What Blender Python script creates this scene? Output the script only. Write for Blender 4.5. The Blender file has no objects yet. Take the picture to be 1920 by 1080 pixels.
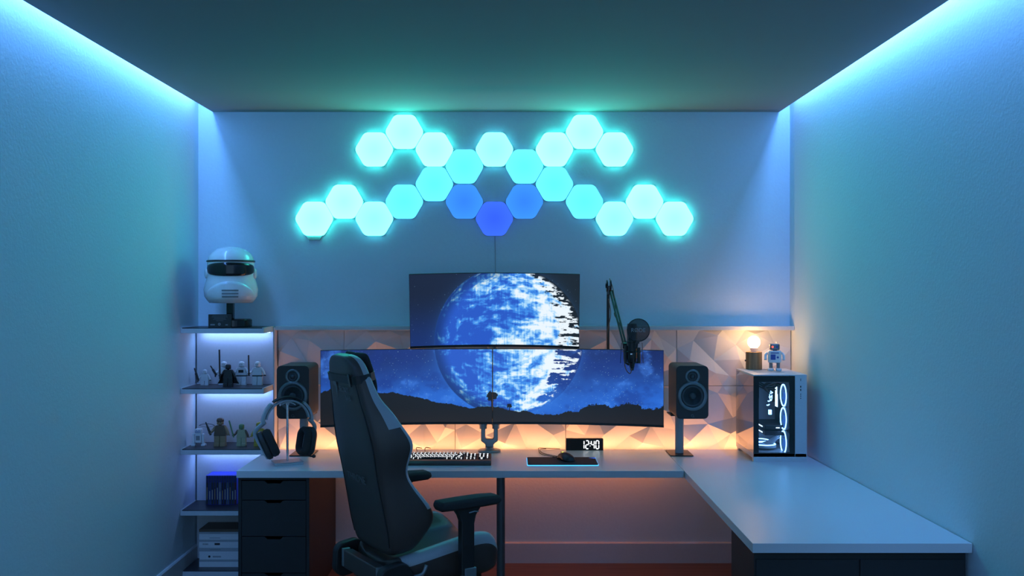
import bpy, bmesh, math, random
import numpy as np
from mathutils import Vector, Matrix, noise as mnoise
from mathutils.geometry import delaunay_2d_cdt
random.seed(7)
SC = bpy.context.scene
COL = SC.collection
PI = math.pi
R = math.radians
F = 1867.0            # focal length in pixels of a 1920 wide frame
EYE = 1.616
# ---------------------------------------------------------------- camera, world, exposure
cam_d = bpy.data.cameras.new('camera'); cam = bpy.data.objects.new('camera', cam_d); COL.objects.link(cam)
cam.location = (0, 0, EYE); cam.rotation_euler = (R(90), 0, 0)
cam_d.sensor_width = 36; cam_d.lens = 36 * F / 1920; cam_d.clip_start = .05
SC.camera = cam
w = bpy.data.worlds.new('world'); SC.world = w; w.use_nodes = True
w.node_tree.nodes['Background'].inputs[0].default_value = (.18, .37, .62, 1)
w.node_tree.nodes['Background'].inputs[1].default_value = 1.7
vs = SC.view_settings
vs.view_transform = 'Standard'; vs.look = 'None'; vs.gamma = 1; vs.exposure = 0; vs.use_curve_mapping = False
# light levels, tuned against the photograph
L_COVE = 53.0; C_COVE = (.12, .35, 1.0)
L_SHELF = .36; C_SHELF = (.20, .38, 1.0)
L_DESK_UP = 6.8; C_DESK_UP = (1.0, .39, .16)
L_DESK_DN = 1.6; C_DESK_DN = (1.0, .20, .075)
L_BULB = 34.0; C_BULB = (1.0, .55, .22)

def P(px, py, Y):
    return Vector(((px - 960) / F * Y, Y, EYE + (540 - py) / F * Y))
def s2l(c):
    c = c / 255.0
    return c / 12.92 if c <= .04045 else ((c + .055) / 1.055) ** 2.4
def rgb(r, g, b): return (s2l(r), s2l(g), s2l(b))

# ---------------------------------------------------------------- materials
def mat(name, col, rough=.5, metal=0.0, bump=0.0, bscale=80.0, var=.06, coat=0.0, trans=0.0):
    m = bpy.data.materials.new(name); m.use_nodes = True
    nt = m.node_tree; b = nt.nodes['Principled BSDF']
    b.inputs['Roughness'].default_value = rough; b.inputs['Metallic'].default_value = metal
    if coat: b.inputs['Coat Weight'].default_value = coat
    if trans: b.inputs['Transmission Weight'].default_value = trans
    tc = nt.nodes.new('ShaderNodeTexCoord'); n = nt.nodes.new('ShaderNodeTexNoise')
    n.inputs['Scale'].default_value = bscale; n.inputs['Detail'].default_value = 4
    nt.links.new(tc.outputs['Object'], n.inputs['Vector'])
    mr = nt.nodes.new('ShaderNodeMapRange')
    mr.inputs[3].default_value = 1 - var; mr.inputs[4].default_value = 1 + var
    nt.links.new(n.outputs[0], mr.inputs[0])
    vm = nt.nodes.new('ShaderNodeVectorMath'); vm.operation = 'SCALE'; vm.inputs[0].default_value = col
    nt.links.new(mr.outputs[0], vm.inputs['Scale']); nt.links.new(vm.outputs[0], b.inputs['Base Color'])
    if bump:
        bp = nt.nodes.new('ShaderNodeBump'); bp.inputs['Strength'].default_value = bump; bp.inputs['Distance'].default_value = .004
        nt.links.new(n.outputs[0], bp.inputs['Height']); nt.links.new(bp.outputs[0], b.inputs['Normal'])
    return m
def emit(name, col, strength=1.0):
    m = bpy.data.materials.new(name); m.use_nodes = True
    nt = m.node_tree; nt.nodes.remove(nt.nodes['Principled BSDF'])
    e = nt.nodes.new('ShaderNodeEmission'); e.inputs[0].default_value = (*col, 1); e.inputs[1].default_value = strength
    nt.links.new(e.outputs[0], nt.nodes['Material Output'].inputs[0])
    return m
def glass(name, tint, alpha, rough=.03):
    m = bpy.data.materials.new(name); m.use_nodes = True
    nt = m.node_tree; nt.nodes.remove(nt.nodes['Principled BSDF'])
    t = nt.nodes.new('ShaderNodeBsdfTransparent'); t.inputs[0].default_value = (*tint, 1)
    g = nt.nodes.new('ShaderNodeBsdfGlossy'); g.inputs['Roughness'].default_value = rough
    mx = nt.nodes.new('ShaderNodeMixShader'); fr = nt.nodes.new('ShaderNodeFresnel'); fr.inputs[0].default_value = 1.5
    ad = nt.nodes.new('ShaderNodeMath'); ad.operation = 'MULTIPLY_ADD'; ad.inputs[1].default_value = 1; ad.inputs[2].default_value = alpha
    nt.links.new(fr.outputs[0], ad.inputs[0]); nt.links.new(ad.outputs[0], mx.inputs[0])
    nt.links.new(t.outputs[0], mx.inputs[1]); nt.links.new(g.outputs[0], mx.inputs[2])
    nt.links.new(mx.outputs[0], nt.nodes['Material Output'].inputs[0])
    return m
def wood(name, c1, c2, scale=(2, 30, 30), rough=.5):
    m = bpy.data.materials.new(name); m.use_nodes = True
    nt = m.node_tree; b = nt.nodes['Principled BSDF']; b.inputs['Roughness'].default_value = rough
    tc = nt.nodes.new('ShaderNodeTexCoord'); mp = nt.nodes.new('ShaderNodeMapping'); mp.inputs['Scale'].default_value = scale
    n = nt.nodes.new('ShaderNodeTexNoise'); n.inputs['Scale'].default_value = 2; n.inputs['Detail'].default_value = 6
    cr = nt.nodes.new('ShaderNodeValToRGB'); cr.color_ramp.elements[0].color = (*c1, 1); cr.color_ramp.elements[1].color = (*c2, 1)
    cr.color_ramp.elements[0].position = .3; cr.color_ramp.elements[1].position = .7
    nt.links.new(tc.outputs['Object'], mp.inputs[0]); nt.links.new(mp.outputs[0], n.inputs['Vector'])
    nt.links.new(n.outputs[0], cr.inputs[0]); nt.links.new(cr.outputs[0], b.inputs['Base Color'])
    return m
M = {}
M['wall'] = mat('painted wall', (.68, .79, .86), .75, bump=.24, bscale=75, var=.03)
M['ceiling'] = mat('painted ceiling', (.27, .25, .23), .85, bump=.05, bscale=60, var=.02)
M['base'] = mat('painted baseboard', (.62, .62, .64), .45)
M['panel'] = mat('faceted panel', (.66, .66, .66), .55, var=.02)
M['trim'] = mat('ledge board', (.62, .64, .66), .4)
M['shelf'] = mat('shelf board', (.55, .58, .6), .45)
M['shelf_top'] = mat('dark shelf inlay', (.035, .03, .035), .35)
M['backing'] = mat('shelf backing', (.66, .66, .7), .5)
M['desk'] = mat('white desk laminate', (.66, .67, .68), .34, bscale=400, bump=.04)
M['drawer'] = mat('black brown drawer', (.020, .020, .021), .6)
M['side'] = mat('drawer side', (.05, .042, .04), .6)
M['black'] = mat('black plastic', (.026, .022, .021), .42)
M['black_gloss'] = mat('black gloss', (.012, .012, .013), .15)
M['black_matt'] = mat('black matt', (.024, .021, .020), .8)
M['leather'] = mat('dark leather', (.080, .057, .048), .38, bump=.12, bscale=260)
M['suede'] = mat('dark suede', (.032, .028, .027), .85, bump=.12, bscale=300)
M['cloth'] = mat('grey cloth', (.10, .11, .12), .9, bump=.3, bscale=300)
M['logo_dim'] = mat('embroidered logo', (.19, .19, .19), .6)
M['chrome'] = mat('brushed metal', (.7, .7, .72), .25, 1.0)
M['steel'] = mat('painted steel', (.32, .35, .37), .35, .6)
M['leg'] = mat('grey desk leg', (.12, .125, .13), .4, .3)
M['grey'] = mat('grey plastic', (.22, .24, .25), .4)
M['ltgrey'] = mat('light grey plastic', (.38, .40, .42), .38)
M['white'] = mat('white gloss plastic', (.78, .79, .8), .2, coat=.4)
M['white_matt'] = mat('white plastic', (.72, .73, .74), .45)
M['case'] = mat('white coated metal', (.55, .57, .59), .35)
M['toy_blue'] = mat('blue plastic', (.03, .07, .32), .3)
M['toy_brown'] = mat('brown plastic', (.13, .08, .05), .4)
M['toy_tan'] = mat('tan plastic', (.32, .22, .12), .4)
M['toy_green'] = mat('green plastic', (.12, .26, .12), .4)
M['toy_beige'] = mat('beige plastic', (.36, .36, .22), .4)
M['toy_gold'] = mat('yellow plastic', (.42, .33, .04), .35)
M['copper'] = mat('brown cable', (.22, .10, .06), .5)
M['cable'] = mat('black cable', (.02, .02, .02), .6)
M['whitecable'] = mat('white cable', (.4, .42, .45), .6)
M['floor'] = wood('wood floor', (.10, .055, .04), (.17, .095, .07), (1.2, 26, 26), .45)
M['lampwood'] = wood('lamp wood', (.16, .085, .035), (.34, .20, .09), (40, 40, 2), .55)
M['cone'] = mat('speaker cone', (.05, .055, .06), .45)
M['ring'] = mat('speaker ring', (.17, .19, .20), .3, .5)
M['spk'] = mat('speaker cabinet', (.055, .055, .058), .5)
M['mesh'] = glass('pop filter gauze', (.42, .42, .42), .02, .6)
M['glass'] = glass('case glass', (.78, .80, .85), .28)
M['glass_front'] = glass('case front glass', (.85, .87, .9), .0)
M['led'] = emit('led strip', (.35, .6, 1.0), 6)
M['led_w'] = emit('led warm', (1.0, .45, .15), 5)
M['ring_led'] = emit('fan ring light', (.20, .48, 1.0), 7.0)
M['rotor'] = emit('lit fan blades', (.05, .20, .75), .8)
M['ram_led'] = emit('memory light', (.55, .8, 1.0), 3.0)
M['digit'] = emit('clock digits', (.9, .96, 1.0), 2.2)
M['key_led'] = emit('key legend light', (.9, .95, 1.0), 2.4)
M['pad_led'] = emit('mouse pad edge light', (.06, .45, 1.0), 2.2)
M['blue_led'] = emit('small blue light', (.05, .2, 1.0), 1.3)
M['yel_led'] = emit('small yellow light', (.8, .9, .15), 1.5)
M['red_led'] = emit('small red light', (1, .15, .12), 1.2)
M['bulb'] = emit('bulb glow', C_BULB, L_BULB)

# ---------------------------------------------------------------- mesh helpers
def wm(o):
    m = o.matrix_basis.copy()
    return wm(o.parent) @ m if o.parent else m
def mk(name, bm, m, parent=None, smooth=False, local=False, bevel=0, sub=0, seg=2, solid=0):
    if parent is not None and not local:
        bm.transform(wm(parent).inverted())
    bmesh.ops.recalc_face_normals(bm, faces=bm.faces[:])
    me = bpy.data.meshes.new(name); bm.to_mesh(me); bm.free()
    ms = m if isinstance(m, (list, tuple)) else [m]
    for x in ms: me.materials.append(x)
    if smooth:
        for p in me.polygons: p.use_smooth = True
    o = bpy.data.objects.new(name, me); COL.objects.link(o)
    if parent is not None: o.parent = parent
    if solid:
        s = o.modifiers.new('solid', 'SOLIDIFY'); s.thickness = solid; s.offset = 0
    if bevel:
        b = o.modifiers.new('bevel', 'BEVEL'); b.width = bevel; b.segments = seg; b.limit_method = 'ANGLE'; b.angle_limit = R(40)
    if sub:
        s = o.modifiers.new('sub', 'SUBSURF'); s.levels = sub; s.render_levels = sub
    return o
def tag(o, label, cat, group=None):
    o['label'] = label; o['category'] = cat
    if group: o['group'] = group
    return o
def thing(name, label, cat, loc=(0, 0, 0), rz=0, group=None):
    o = bpy.data.objects.new(name, None); COL.objects.link(o)
    o.empty_display_size = .05
    o.location = loc; o.rotation_euler = (0, 0, rz)
    return tag(o, label, cat, group)
def struct(name, bm, m, **k):
    o = mk(name, bm, m, **k); o['kind'] = 'structure'; return o
def B(): return bmesh.new()
def box(bm, x0, x1, y0, y1, z0, z1, M4=None, mi=0):
    vs_ = [bm.verts.new(v) for v in ((x0,y0,z0),(x1,y0,z0),(x1,y1,z0),(x0,y1,z0),(x0,y0,z1),(x1,y0,z1),(x1,y1,z1),(x0,y1,z1))]
    for f in ((0,3,2,1),(4,5,6,7),(0,1,5,4),(1,2,6,5),(2,3,7,6),(3,0,4,7)):
        bm.faces.new([vs_[i] for i in f]).material_index = mi
    if M4 is not None: bmesh.ops.transform(bm, matrix=M4, verts=vs_)
    return bm
def frame_of(d):
    d = Vector(d).normalized()
    a = Vector((0, 0, 1)) if abs(d.z) < .9 else Vector((1, 0, 0))
    u = d.cross(a).normalized(); v = d.cross(u).normalized()
    return u, v
def rings(bm, rs, cap=True, closed=False, mi=0):
    n = len(rs[0]); fs = []
    k = len(rs)
    for i in range(k - (0 if closed else 1)):
        a, b = rs[i], rs[(i + 1) % k]
        for j in range(n):
            f = bm.faces.new((a[j], a[(j + 1) % n], b[(j + 1) % n], b[j])); f.material_index = mi; fs.append(f)
    if cap and not closed:
        for r_ in (rs[0][::-1], rs[-1]):
            f = bm.faces.new(r_); f.material_index = mi
    return fs
def cyl(bm, p0, p1, r0, r1=None, seg=20, mi=0):
    r1 = r0 if r1 is None else r1
    p0 = Vector(p0); p1 = Vector(p1); u, v = frame_of(p1 - p0)
    rs = []
    for p, r in ((p0, r0), (p1, r1)):
        rs.append([bm.verts.new(p + (u * math.cos(2*PI*k/seg) + v * math.sin(2*PI*k/seg)) * r) for k in range(seg)])
    rings(bm, rs, mi=mi)
    return bm
def lathe(bm, prof, c=(0, 0, 0), axis=(0, 0, 1), seg=32, mi=0, sx=1, sy=1):
    """prof = [(radius, height)...] about axis through c"""
    c = Vector(c); d = Vector(axis).normalized(); u, v = frame_of(d)
    rs = [[bm.verts.new(c + d * h + (u * math.cos(2*PI*k/seg) * sx + v * math.sin(2*PI*k/seg) * sy) * max(r, 1e-4)) for k in range(seg)] for r, h in prof]
    rings(bm, rs, mi=mi); return bm
def tube(bm, pts, r, seg=8, closed=False):
    pts = [Vector(p) for p in pts]; n = len(pts); rs = []
    u = None
    for i, p in enumerate(pts):
        a = pts[(i - 1) % n] if (i > 0 or closed) else p
        b = pts[(i + 1) % n] if (i < n - 1 or closed) else p
        d = (b - a).normalized()
        if u is None: u, v = frame_of(d)
        else:
            u = (u - d * u.dot(d)).normalized(); v = d.cross(u)
        rr = r[i] if isinstance(r, (list, tuple)) else r
        rs.append([bm.verts.new(p + (u * math.cos(2*PI*k/seg) + v * math.sin(2*PI*k/seg)) * rr) for k in range(seg)])
    rings(bm, rs, closed=closed); return bm
def smoothpath(pts, n=8):
    pts = [Vector(p) for p in pts]; out = []
    for i in range(len(pts) - 1):
        p0 = pts[max(i-1, 0)]; p1 = pts[i]; p2 = pts[i+1]; p3 = pts[min(i+2, len(pts)-1)]
        for k in range(n):
            t = k / n
            out.append(.5 * ((2*p1) + (p2-p0)*t + (2*p0-5*p1+4*p2-p3)*t*t + (3*p1-p0-3*p2+p3)*t**3))
    out.append(pts[-1]); return out
def prism(bm, poly, fn, d0, d1, mi=0):
    """poly 2D points; fn(a,b,d) -> 3D"""
    a = [bm.verts.new(fn(x, y, d0)) for x, y in poly]; b = [bm.verts.new(fn(x, y, d1)) for x, y in poly]
    rings(bm, [a, b], mi=mi); return bm
def round_poly(pts, r, seg=5):
    out = []; n = len(pts)
    for i in range(n):
        p = Vector(pts[i]).to_2d() if len(pts[i]) > 2 else Vector(pts[i]); a = Vector(pts[i-1]); b = Vector(pts[(i+1) % n])
        da = (a - p).normalized(); db = (b - p).normalized()
        ang = da.angle(db); t = r / math.tan(ang / 2)
        p1 = p + da * t; p2 = p + db * t; c = p + (da + db).normalized() * (r / math.sin(ang / 2))
        a1 = math.atan2(p1.y - c.y, p1.x - c.x); a2 = math.atan2(p2.y - c.y, p2.x - c.x)
        while a2 - a1 > PI: a2 -= 2*PI
        while a2 - a1 < -PI: a2 += 2*PI
        for k in range(seg + 1):
            q = a1 + (a2 - a1) * k / seg
            out.append((c.x + r * math.cos(q), c.y + r * math.sin(q)))
    return out
def rrect(w_, h_, r, cx=0, cy=0, seg=5):
    return [(x + cx, y + cy) for x, y in round_poly([(-w_/2, -h_/2), (w_/2, -h_/2), (w_/2, h_/2), (-w_/2, h_/2)], r, seg)]
XZ = lambda x, z, d: (x, d, z)
XY = lambda x, y, d: (x, y, d)
def text_bm(s, size, thick=.0006, align='CENTER', squash=1.0, bold=0):
    cu = bpy.data.curves.new('t', 'FONT'); cu.body = s; cu.size = size; cu.extrude = thick; cu.align_x = align; cu.align_y = 'CENTER'
    cu.offset = bold
    o = bpy.data.objects.new('t', cu); COL.objects.link(o)
    dg = bpy.context.evaluated_depsgraph_get(); me = bpy.data.meshes.new_from_object(o.evaluated_get(dg))
    bm = B(); bm.from_mesh(me)
    bpy.data.meshes.remove(me); bpy.data.objects.remove(o); bpy.data.curves.remove(cu)
    return bm
def strip_light(name, x0, x1, y0, y1, z, rot, size_x, size_y, power, color, parent):
    l = bpy.data.lights.new(name, 'AREA'); l.shape = 'RECTANGLE'; l.size = size_x; l.size_y = size_y
    l.energy = power; l.color = color
    o = bpy.data.objects.new(name, l); COL.objects.link(o)
    o.location = ((x0+x1)/2, (y0+y1)/2, z); o.rotation_euler = rot; o.parent = parent
    o.matrix_parent_inverse = wm(parent).inverted()
    return o

# ================================================================ ROOM
YW = 5.86; YP = 5.807; XL = -1.8456; YB = -1.6; ZT = 2.652; ZC = 2.80
def xr(Y): return 1.635 + (YW - Y) * .02
XD0, XD1 = -1.761, 1.5725
bm = B(); box(bm, XL-.4, 2.2, YB, YW+.3, -.1, 0); struct('floor', bm, M['floor'])
bm = B(); box(bm, XL-.4, 2.2, YW, YW+.3, 0, ZC); struct('wall_back', bm, M['wall'])
bm = B(); box(bm, XL-.3, XL, YB, YW, 0, ZC); struct('wall_left', bm, M['wall'])
bm = B(); prism(bm, [(xr(YW), YW), (xr(YB), YB), (2.2, YB), (2.2, YW)], XY, 0, ZC); struct('wall_right', bm, M['wall'])
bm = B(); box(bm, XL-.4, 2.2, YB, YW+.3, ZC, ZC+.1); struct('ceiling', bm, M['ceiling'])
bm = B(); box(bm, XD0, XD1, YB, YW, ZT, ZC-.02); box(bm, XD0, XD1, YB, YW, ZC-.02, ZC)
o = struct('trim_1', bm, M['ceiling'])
bm = B(); prism(bm, [(YW, 0), (YW-.014, 0), (YW-.014, .115), (YW-.008, .122), (YW, .122)], lambda a, b, d: (d, a, b), XL, xr(YW)); struct('baseboard_back', bm, M['base'])
bm = B(); prism(bm, [(XL, 0), (XL+.014, 0), (XL+.014, .115), (XL+.008, .122), (XL, .122)], lambda a, b, d: (a, d, b), YB, YW-.014); struct('baseboard_left', bm, M['base'])
bm = B()
rs = []
for Y in (YB, YW-.014):
    x = xr(Y); rs.append([bm.verts.new((x - a, Y, b)) for a, b in ((0, 0), (.014, 0), (.014, .115), (.008, .122), (0, .122))])
rings(bm, rs); struct('baseboard_right', bm, M['base'])

# cove strips on the side faces of the dropped ceiling
def cove(x, sgn, label):
    x = x + sgn*.040
    t = thing('led_strip', label, 'light strip', (x, 0, 2.795))
    bm = B(); box(bm, x-.010, x+.010, YB+.05, YW-.09, 2.796, ZC); mk('strip_backing', bm, M['white_matt'], t)
    bm = B(); box(bm, x-.006, x+.006, YB+.05, YW-.09, 2.793, 2.796); mk('diode_band', bm, M['led'], t)
    strip_light('strip_lamp', x, x, YB+.05, YW-.09, 2.790, (0, 0, 0), .045, YW-YB-.14, L_COVE, C_COVE, t)
cove(XD0, -1, 'blue white light strip hidden in the ceiling gap along the left wall')
cove(XD1, 1, 'blue white light strip hidden in the ceiling gap along the right wall')

# faceted wall panels
def facet_panel(x0, x1, z0, z1, seed, label):
    rnd = random.Random(seed)
    W_, H_ = x1-x0, z1-z0
    nx = max(2, round(W_/.125)); nz = max(2, round(H_/.125))
    pts = []; hs = []
    def edge(n, a, b):
        return [((a[0]+(b[0]-a[0])*i/n), (a[1]+(b[1]-a[1])*i/n)) for i in range(n)]
    border = edge(nx, (0,0), (W_,0)) + edge(nz, (W_,0), (W_,H_)) + edge(nx, (W_,H_), (0,H_)) + edge(nz, (0,H_), (0,0))
    for p in border: pts.append(p); hs.append(.004 + rnd.random()*.008)
    for i in range(nx):
        for j in range(nz):
            u = (i + .5 + (rnd.random()-.5)*.75) / nx * W_; v = (j + .5 + (rnd.random()-.5)*.75) / nz * H_
            hi = (i + j + seed) % 2 == 0
            pts.append((u, v)); hs.append(.029 + rnd.random()*.009 if hi else .000 + rnd.random()*.007)
    res = delaunay_2d_cdt([Vector(p) for p in pts], [], [], 0, 1e-6)
    V, _, Fc = res[0], res[1], res[2]; oi = res[3]
    bm = B(); g = .0012
    vv = []
    for k, v in enumerate(V):
        h = hs[oi[k][0]] if oi[k] else .01
        vv.append(bm.verts.new((x0 + g + v.x*(W_-2*g)/W_, 5.835 - h, z0 + g + v.y*(H_-2*g)/H_)))
    for f in Fc: bm.faces.new([vv[i] for i in f])
    be = [e for e in bm.edges if e.is_boundary]
    r_ = bmesh.ops.extrude_edge_only(bm, edges=be)
    nv = [q for q in r_['geom'] if isinstance(q, bmesh.types.BMVert)]
    for q in nv: q.co.y = YW
    bmesh.ops.holes_fill(bm, edges=[e for e in bm.edges if e.is_boundary], sides=0)
    o = mk('wall_panel', bm, M['panel']); tag(o, label, 'wall panel', 'faceted white panels on the back wall')
xs = [518, 644, 853, 1061, 1270, 1481]
XS = [(x-960)/F*YP for x in xs]; XS[0] = -1.370; XS[-1] = 1.632
ZTOP = 1.371; ZM = EYE - 184*YP/F
names = ['behind the left speaker', 'left of the top monitor', 'behind the middle of the monitors', 'behind the microphone', 'behind the glowing bulb']
lows = ['behind the headphone stand', 'behind the office chair', 'behind the monitor stand', 'behind the digital clock', 'behind the computer case']
for i in range(5):
    facet_panel(XS[i], XS[i+1], ZM, ZTOP, 11+i*2, 'white faceted wall panel of the upper row ' + names[i])
    facet_panel(XS[i], XS[i+1], .655, ZM, 42+i*3, 'white faceted wall panel of the lower row ' + lows[i])
# ledge along the top of the panels
bm = B(); box(bm, -1.372, xr(5.8)-.001, 5.765, YW, 1.371, 1.395); tag(mk('wall_ledge', bm, M['trim'], bevel=.002), 'long narrow white ledge running above the faceted panels', 'ledge')
bm = B(); box(bm, -1.381, -1.3725, 5.755, YW, .70, 1.388); tag(mk('upright_board', bm, M['trim'], bevel=.001), 'thin pale upright board between the lit shelves and the faceted panels', 'board')

# ================================================================ SHELVES
bm = B(); prism(bm, [(XL+.010, .03), (-1.3985, .03), (-1.3985, .66), (-1.3815, .66), (-1.3815, 1.36), (XL+.010, 1.36)], XZ, 5.80, YW-.016); tag(mk('shelf_backboard', bm, M['backing']), 'pale smooth back board behind the corner shelves', 'board')
SH = [1.395, 1.0575, .719, .380, .043]
shl = ['top corner shelf carrying the white helmet', 'second corner shelf holding the white toy figures', 'third corner shelf holding brown, green and yellow toy figures',
       'fourth corner shelf holding the upright game cases', 'lowest corner shelf under the stack of books']
for i, z in enumerate(SH):
    t = thing('corner_shelf', 'grey edged ' + shl[i], 'shelf', (-1.61, 5.67, z-.031), 0, 'corner shelves on the left')
    x0, x1 = XL+.001, (-1.382 if i < 3 else -1.3985)
    bm = B(); box(bm, x0, x1, 5.54, 5.799, z-.031, z-.005)
    box(bm, x0, x0+.008, 5.54, 5.799, z-.005, z+.001); box(bm, x1-.008, x1, 5.54, 5.799, z-.005, z+.001)
    mk('board', bm, M['shelf'], t, bevel=.001)
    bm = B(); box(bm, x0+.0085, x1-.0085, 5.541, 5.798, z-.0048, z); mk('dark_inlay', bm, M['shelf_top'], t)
    if i < 3:
        s = thing('led_strip', 'blue white light strip glowing under the ' + ['top', 'second', 'third'][i] + ' corner shelf', 'light strip', (-1.61, 5.70, z-.037), 0, 'light strips under the corner shelves')
        bm = B(); box(bm, x0+.04, x1-.02, 5.760, 5.775, z-.0375, z-.0315); mk('diode_band', bm, M['led'], s)
        strip_light('strip_lamp', x0+.04, x1-.02, 5.768, 5.768, z-.039, (R(14), 0, 0), x1-x0-.06, .02, L_SHELF, C_SHELF, s)

# ================================================================ HEXAGON LIGHTS
def hexpanel(k, py, col, label):
    px = 927 + 56.35*k
    c = P(px, py, 5.838)
    t = thing('hexagon_light', label, 'light panel', (c.x, 5.858, c.z), 0, 'hexagonal light panels on the back wall')
    a = .1006; Rr = a / math.cos(R(30))
    pts = [(Rr*math.cos(R(60*i)), Rr*math.sin(R(60*i))) for i in range(6)]
    bm = B(); prism(bm, round_poly([(x*.985, y*.985) for x, y in pts], .012), XZ, -.010, 0); mk('back_plate', bm, M['ltgrey'], t, local=True)
    q = round_poly([(x*.995, y*.995) for x, y in pts], .042, 6)
    bm = B()
    r0 = [bm.verts.new((x, -.0105, z)) for x, z in q]; r1 = [bm.verts.new((x, -.018, z)) for x, z in q]; r2 = [bm.verts.new((x*.975, -.0205, z*.975)) for x, z in q]
    rings(bm, [r0, r1, r2])
    m = bpy.data.materials.new('hex glow'); m.use_nodes = True; nt = m.node_tree; nt.nodes.remove(nt.nodes['Principled BSDF'])
    e = nt.nodes.new('ShaderNodeEmission'); nt.links.new(e.outputs[0], nt.nodes['Material Output'].inputs[0])
    tc = nt.nodes.new('ShaderNodeTexCoord'); ln = nt.nodes.new('ShaderNodeVectorMath'); ln.operation = 'LENGTH'
    nt.links.new(tc.outputs['Object'], ln.inputs[0])
    mr = nt.nodes.new('ShaderNodeMapRange'); mr.inputs[1].default_value = .0; mr.inputs[2].default_value = .11; mr.inputs[3].default_value = .85; mr.inputs[4].default_value = 1.2
    nt.links.new(ln.outputs['Value'], mr.inputs[0]); nt.links.new(mr.outputs[0], e.inputs[1])
    e.inputs[0].default_value = (*col, 1)
    mk('diffuser', bm, m, t, local=True)
    return t
HG = (.48, 8.2, 7.0); HC = (.38, 4.0, 4.8); HM = (.15, 1.3, 2.2); HB = (.045, .28, 1.1); HV = (.045, .15, 1.1)
hexes = [(-6, 410, HG, 'pale mint hexagon light, leftmost of all, at the end of the lower left arm'),
 (-5, 378, HG, 'pale mint hexagon light, second from the left in the lower left arm'),
 (-4, 410, HC, 'pale cyan hexagon light, third from the left in the lower left arm'),
 (-3, 378, HM, 'cyan hexagon light, fourth from the left in the lower left arm'),
 (-2, 345, HM, 'cyan hexagon light directly below the third mint one of the upper left arm'),
 (-1, 378, HB, 'mid blue hexagon light touching the violet blue one on its left'),
 (0, 410, HV, 'violet blue hexagon light at the bottom centre with the cable below'),
 (1, 378, HB, 'mid blue hexagon light touching the violet blue one on its right'),
 (2, 345, HM, 'cyan hexagon light directly below the third mint one of the upper right arm'),
 (3, 378, HM, 'cyan hexagon light, fourth from the right in the lower right arm'),
 (4, 410, HC, 'pale cyan hexagon light, third from the right in the lower right arm'),
 (5, 378, HG, 'pale mint hexagon light, second from the right in the lower right arm'),
 (6, 410, HG, 'pale mint hexagon light, rightmost of all, at the end of the lower right arm'),
 (-4, 280, HG, 'pale mint hexagon light at the left tip of the upper left arm'),
 (-3, 247, HG, 'pale mint hexagon light at the peak of the upper left arm'),
 (-2, 280, HG, 'pale mint hexagon light on the inner slope of the upper left arm'),
 (-1, 312, HM, 'cyan hexagon light left of the gap, above the left mid blue one'),
 (0, 280, HC, 'pale cyan hexagon light at the top centre of the cluster'),
 (1, 312, HM, 'cyan hexagon light right of the gap, above the right mid blue one'),
 (2, 280, HG, 'pale mint hexagon light on the inner slope of the upper right arm'),
 (3, 247, HG, 'pale mint hexagon light at the peak of the upper right arm'),
 (4, 280, HG, 'pale mint hexagon light at the right tip of the upper right arm')]
for h in hexes: hexpanel(*h)
c = P(589, 446, 5.85)
bm = B(); prism(bm, [(-.047, .012), (-.034, -.012), (.034, -.012), (.047, .012)], lambda x, z, d: (c.x+x, d, c.z+z), 5.848, YW-.0005)
for k in range(6): box(bm, c.x-.025+k*.009, c.x-.021+k*.009, 5.8465, 5.8481, c.z+.002, c.z+.004)
tag(mk('light_controller', bm, M['ltgrey'], bevel=.001), 'small flat controller strip clipped under the leftmost hexagon light', 'controller')
a = P(928, 443, 5.857); b_ = P(929, 520, 5.857)
bm = B(); tube(bm, smoothpath([(a.x, 5.857, a.z), (a.x+.002, 5.857, a.z-.1), (b_.x, 5.857, b_.z), (b_.x, 5.857, 1.395)], 6), .0025, 6); tag(mk('power_cable', bm, M['whitecable'], smooth=True), 'thin pale cable running down the wall from the violet blue hexagon', 'cable')

# ================================================================ DESKS
ZD = .686; TH = .035; YF = 5.06; YBK = 5.742; XJ = .875
t = thing('desk', 'long white desk across the back wall under the monitors', 'desk', (-.26, 5.4, 0))
bm = B(); box(bm, -1.401, XJ-.0012, YF, YBK, ZD-TH, ZD); mk('desktop', bm, M['desk'], t, bevel=.0012)
lx = -.058
bm = B(); cyl(bm, (lx, 5.16, .012), (lx, 5.16, ZD-TH-.004), .022, seg=28); box(bm, lx-.05, lx+.05, 5.11, 5.21, ZD-TH-.004, ZD-TH); l = mk('leg', bm, M['leg'], t, smooth=False)
bm = B(); cyl(bm, (lx, 5.16, 0), (lx, 5.16, .014), .026, seg=20); mk('foot', bm, M['black'], l)
t = thing('side_desk', 'white side desk running along the right wall towards the viewer', 'desk', (1.27, 4.6, 0))
bm = B(); prism(bm, [(XJ+.0012, 3.625), (xr(3.625)-.004, 3.625), (xr(5.748)-.004, YBK), (XJ+.0012, YBK)], XY, ZD-TH, ZD); mk('desktop', bm, M['desk'], t, bevel=.0012)

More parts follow.
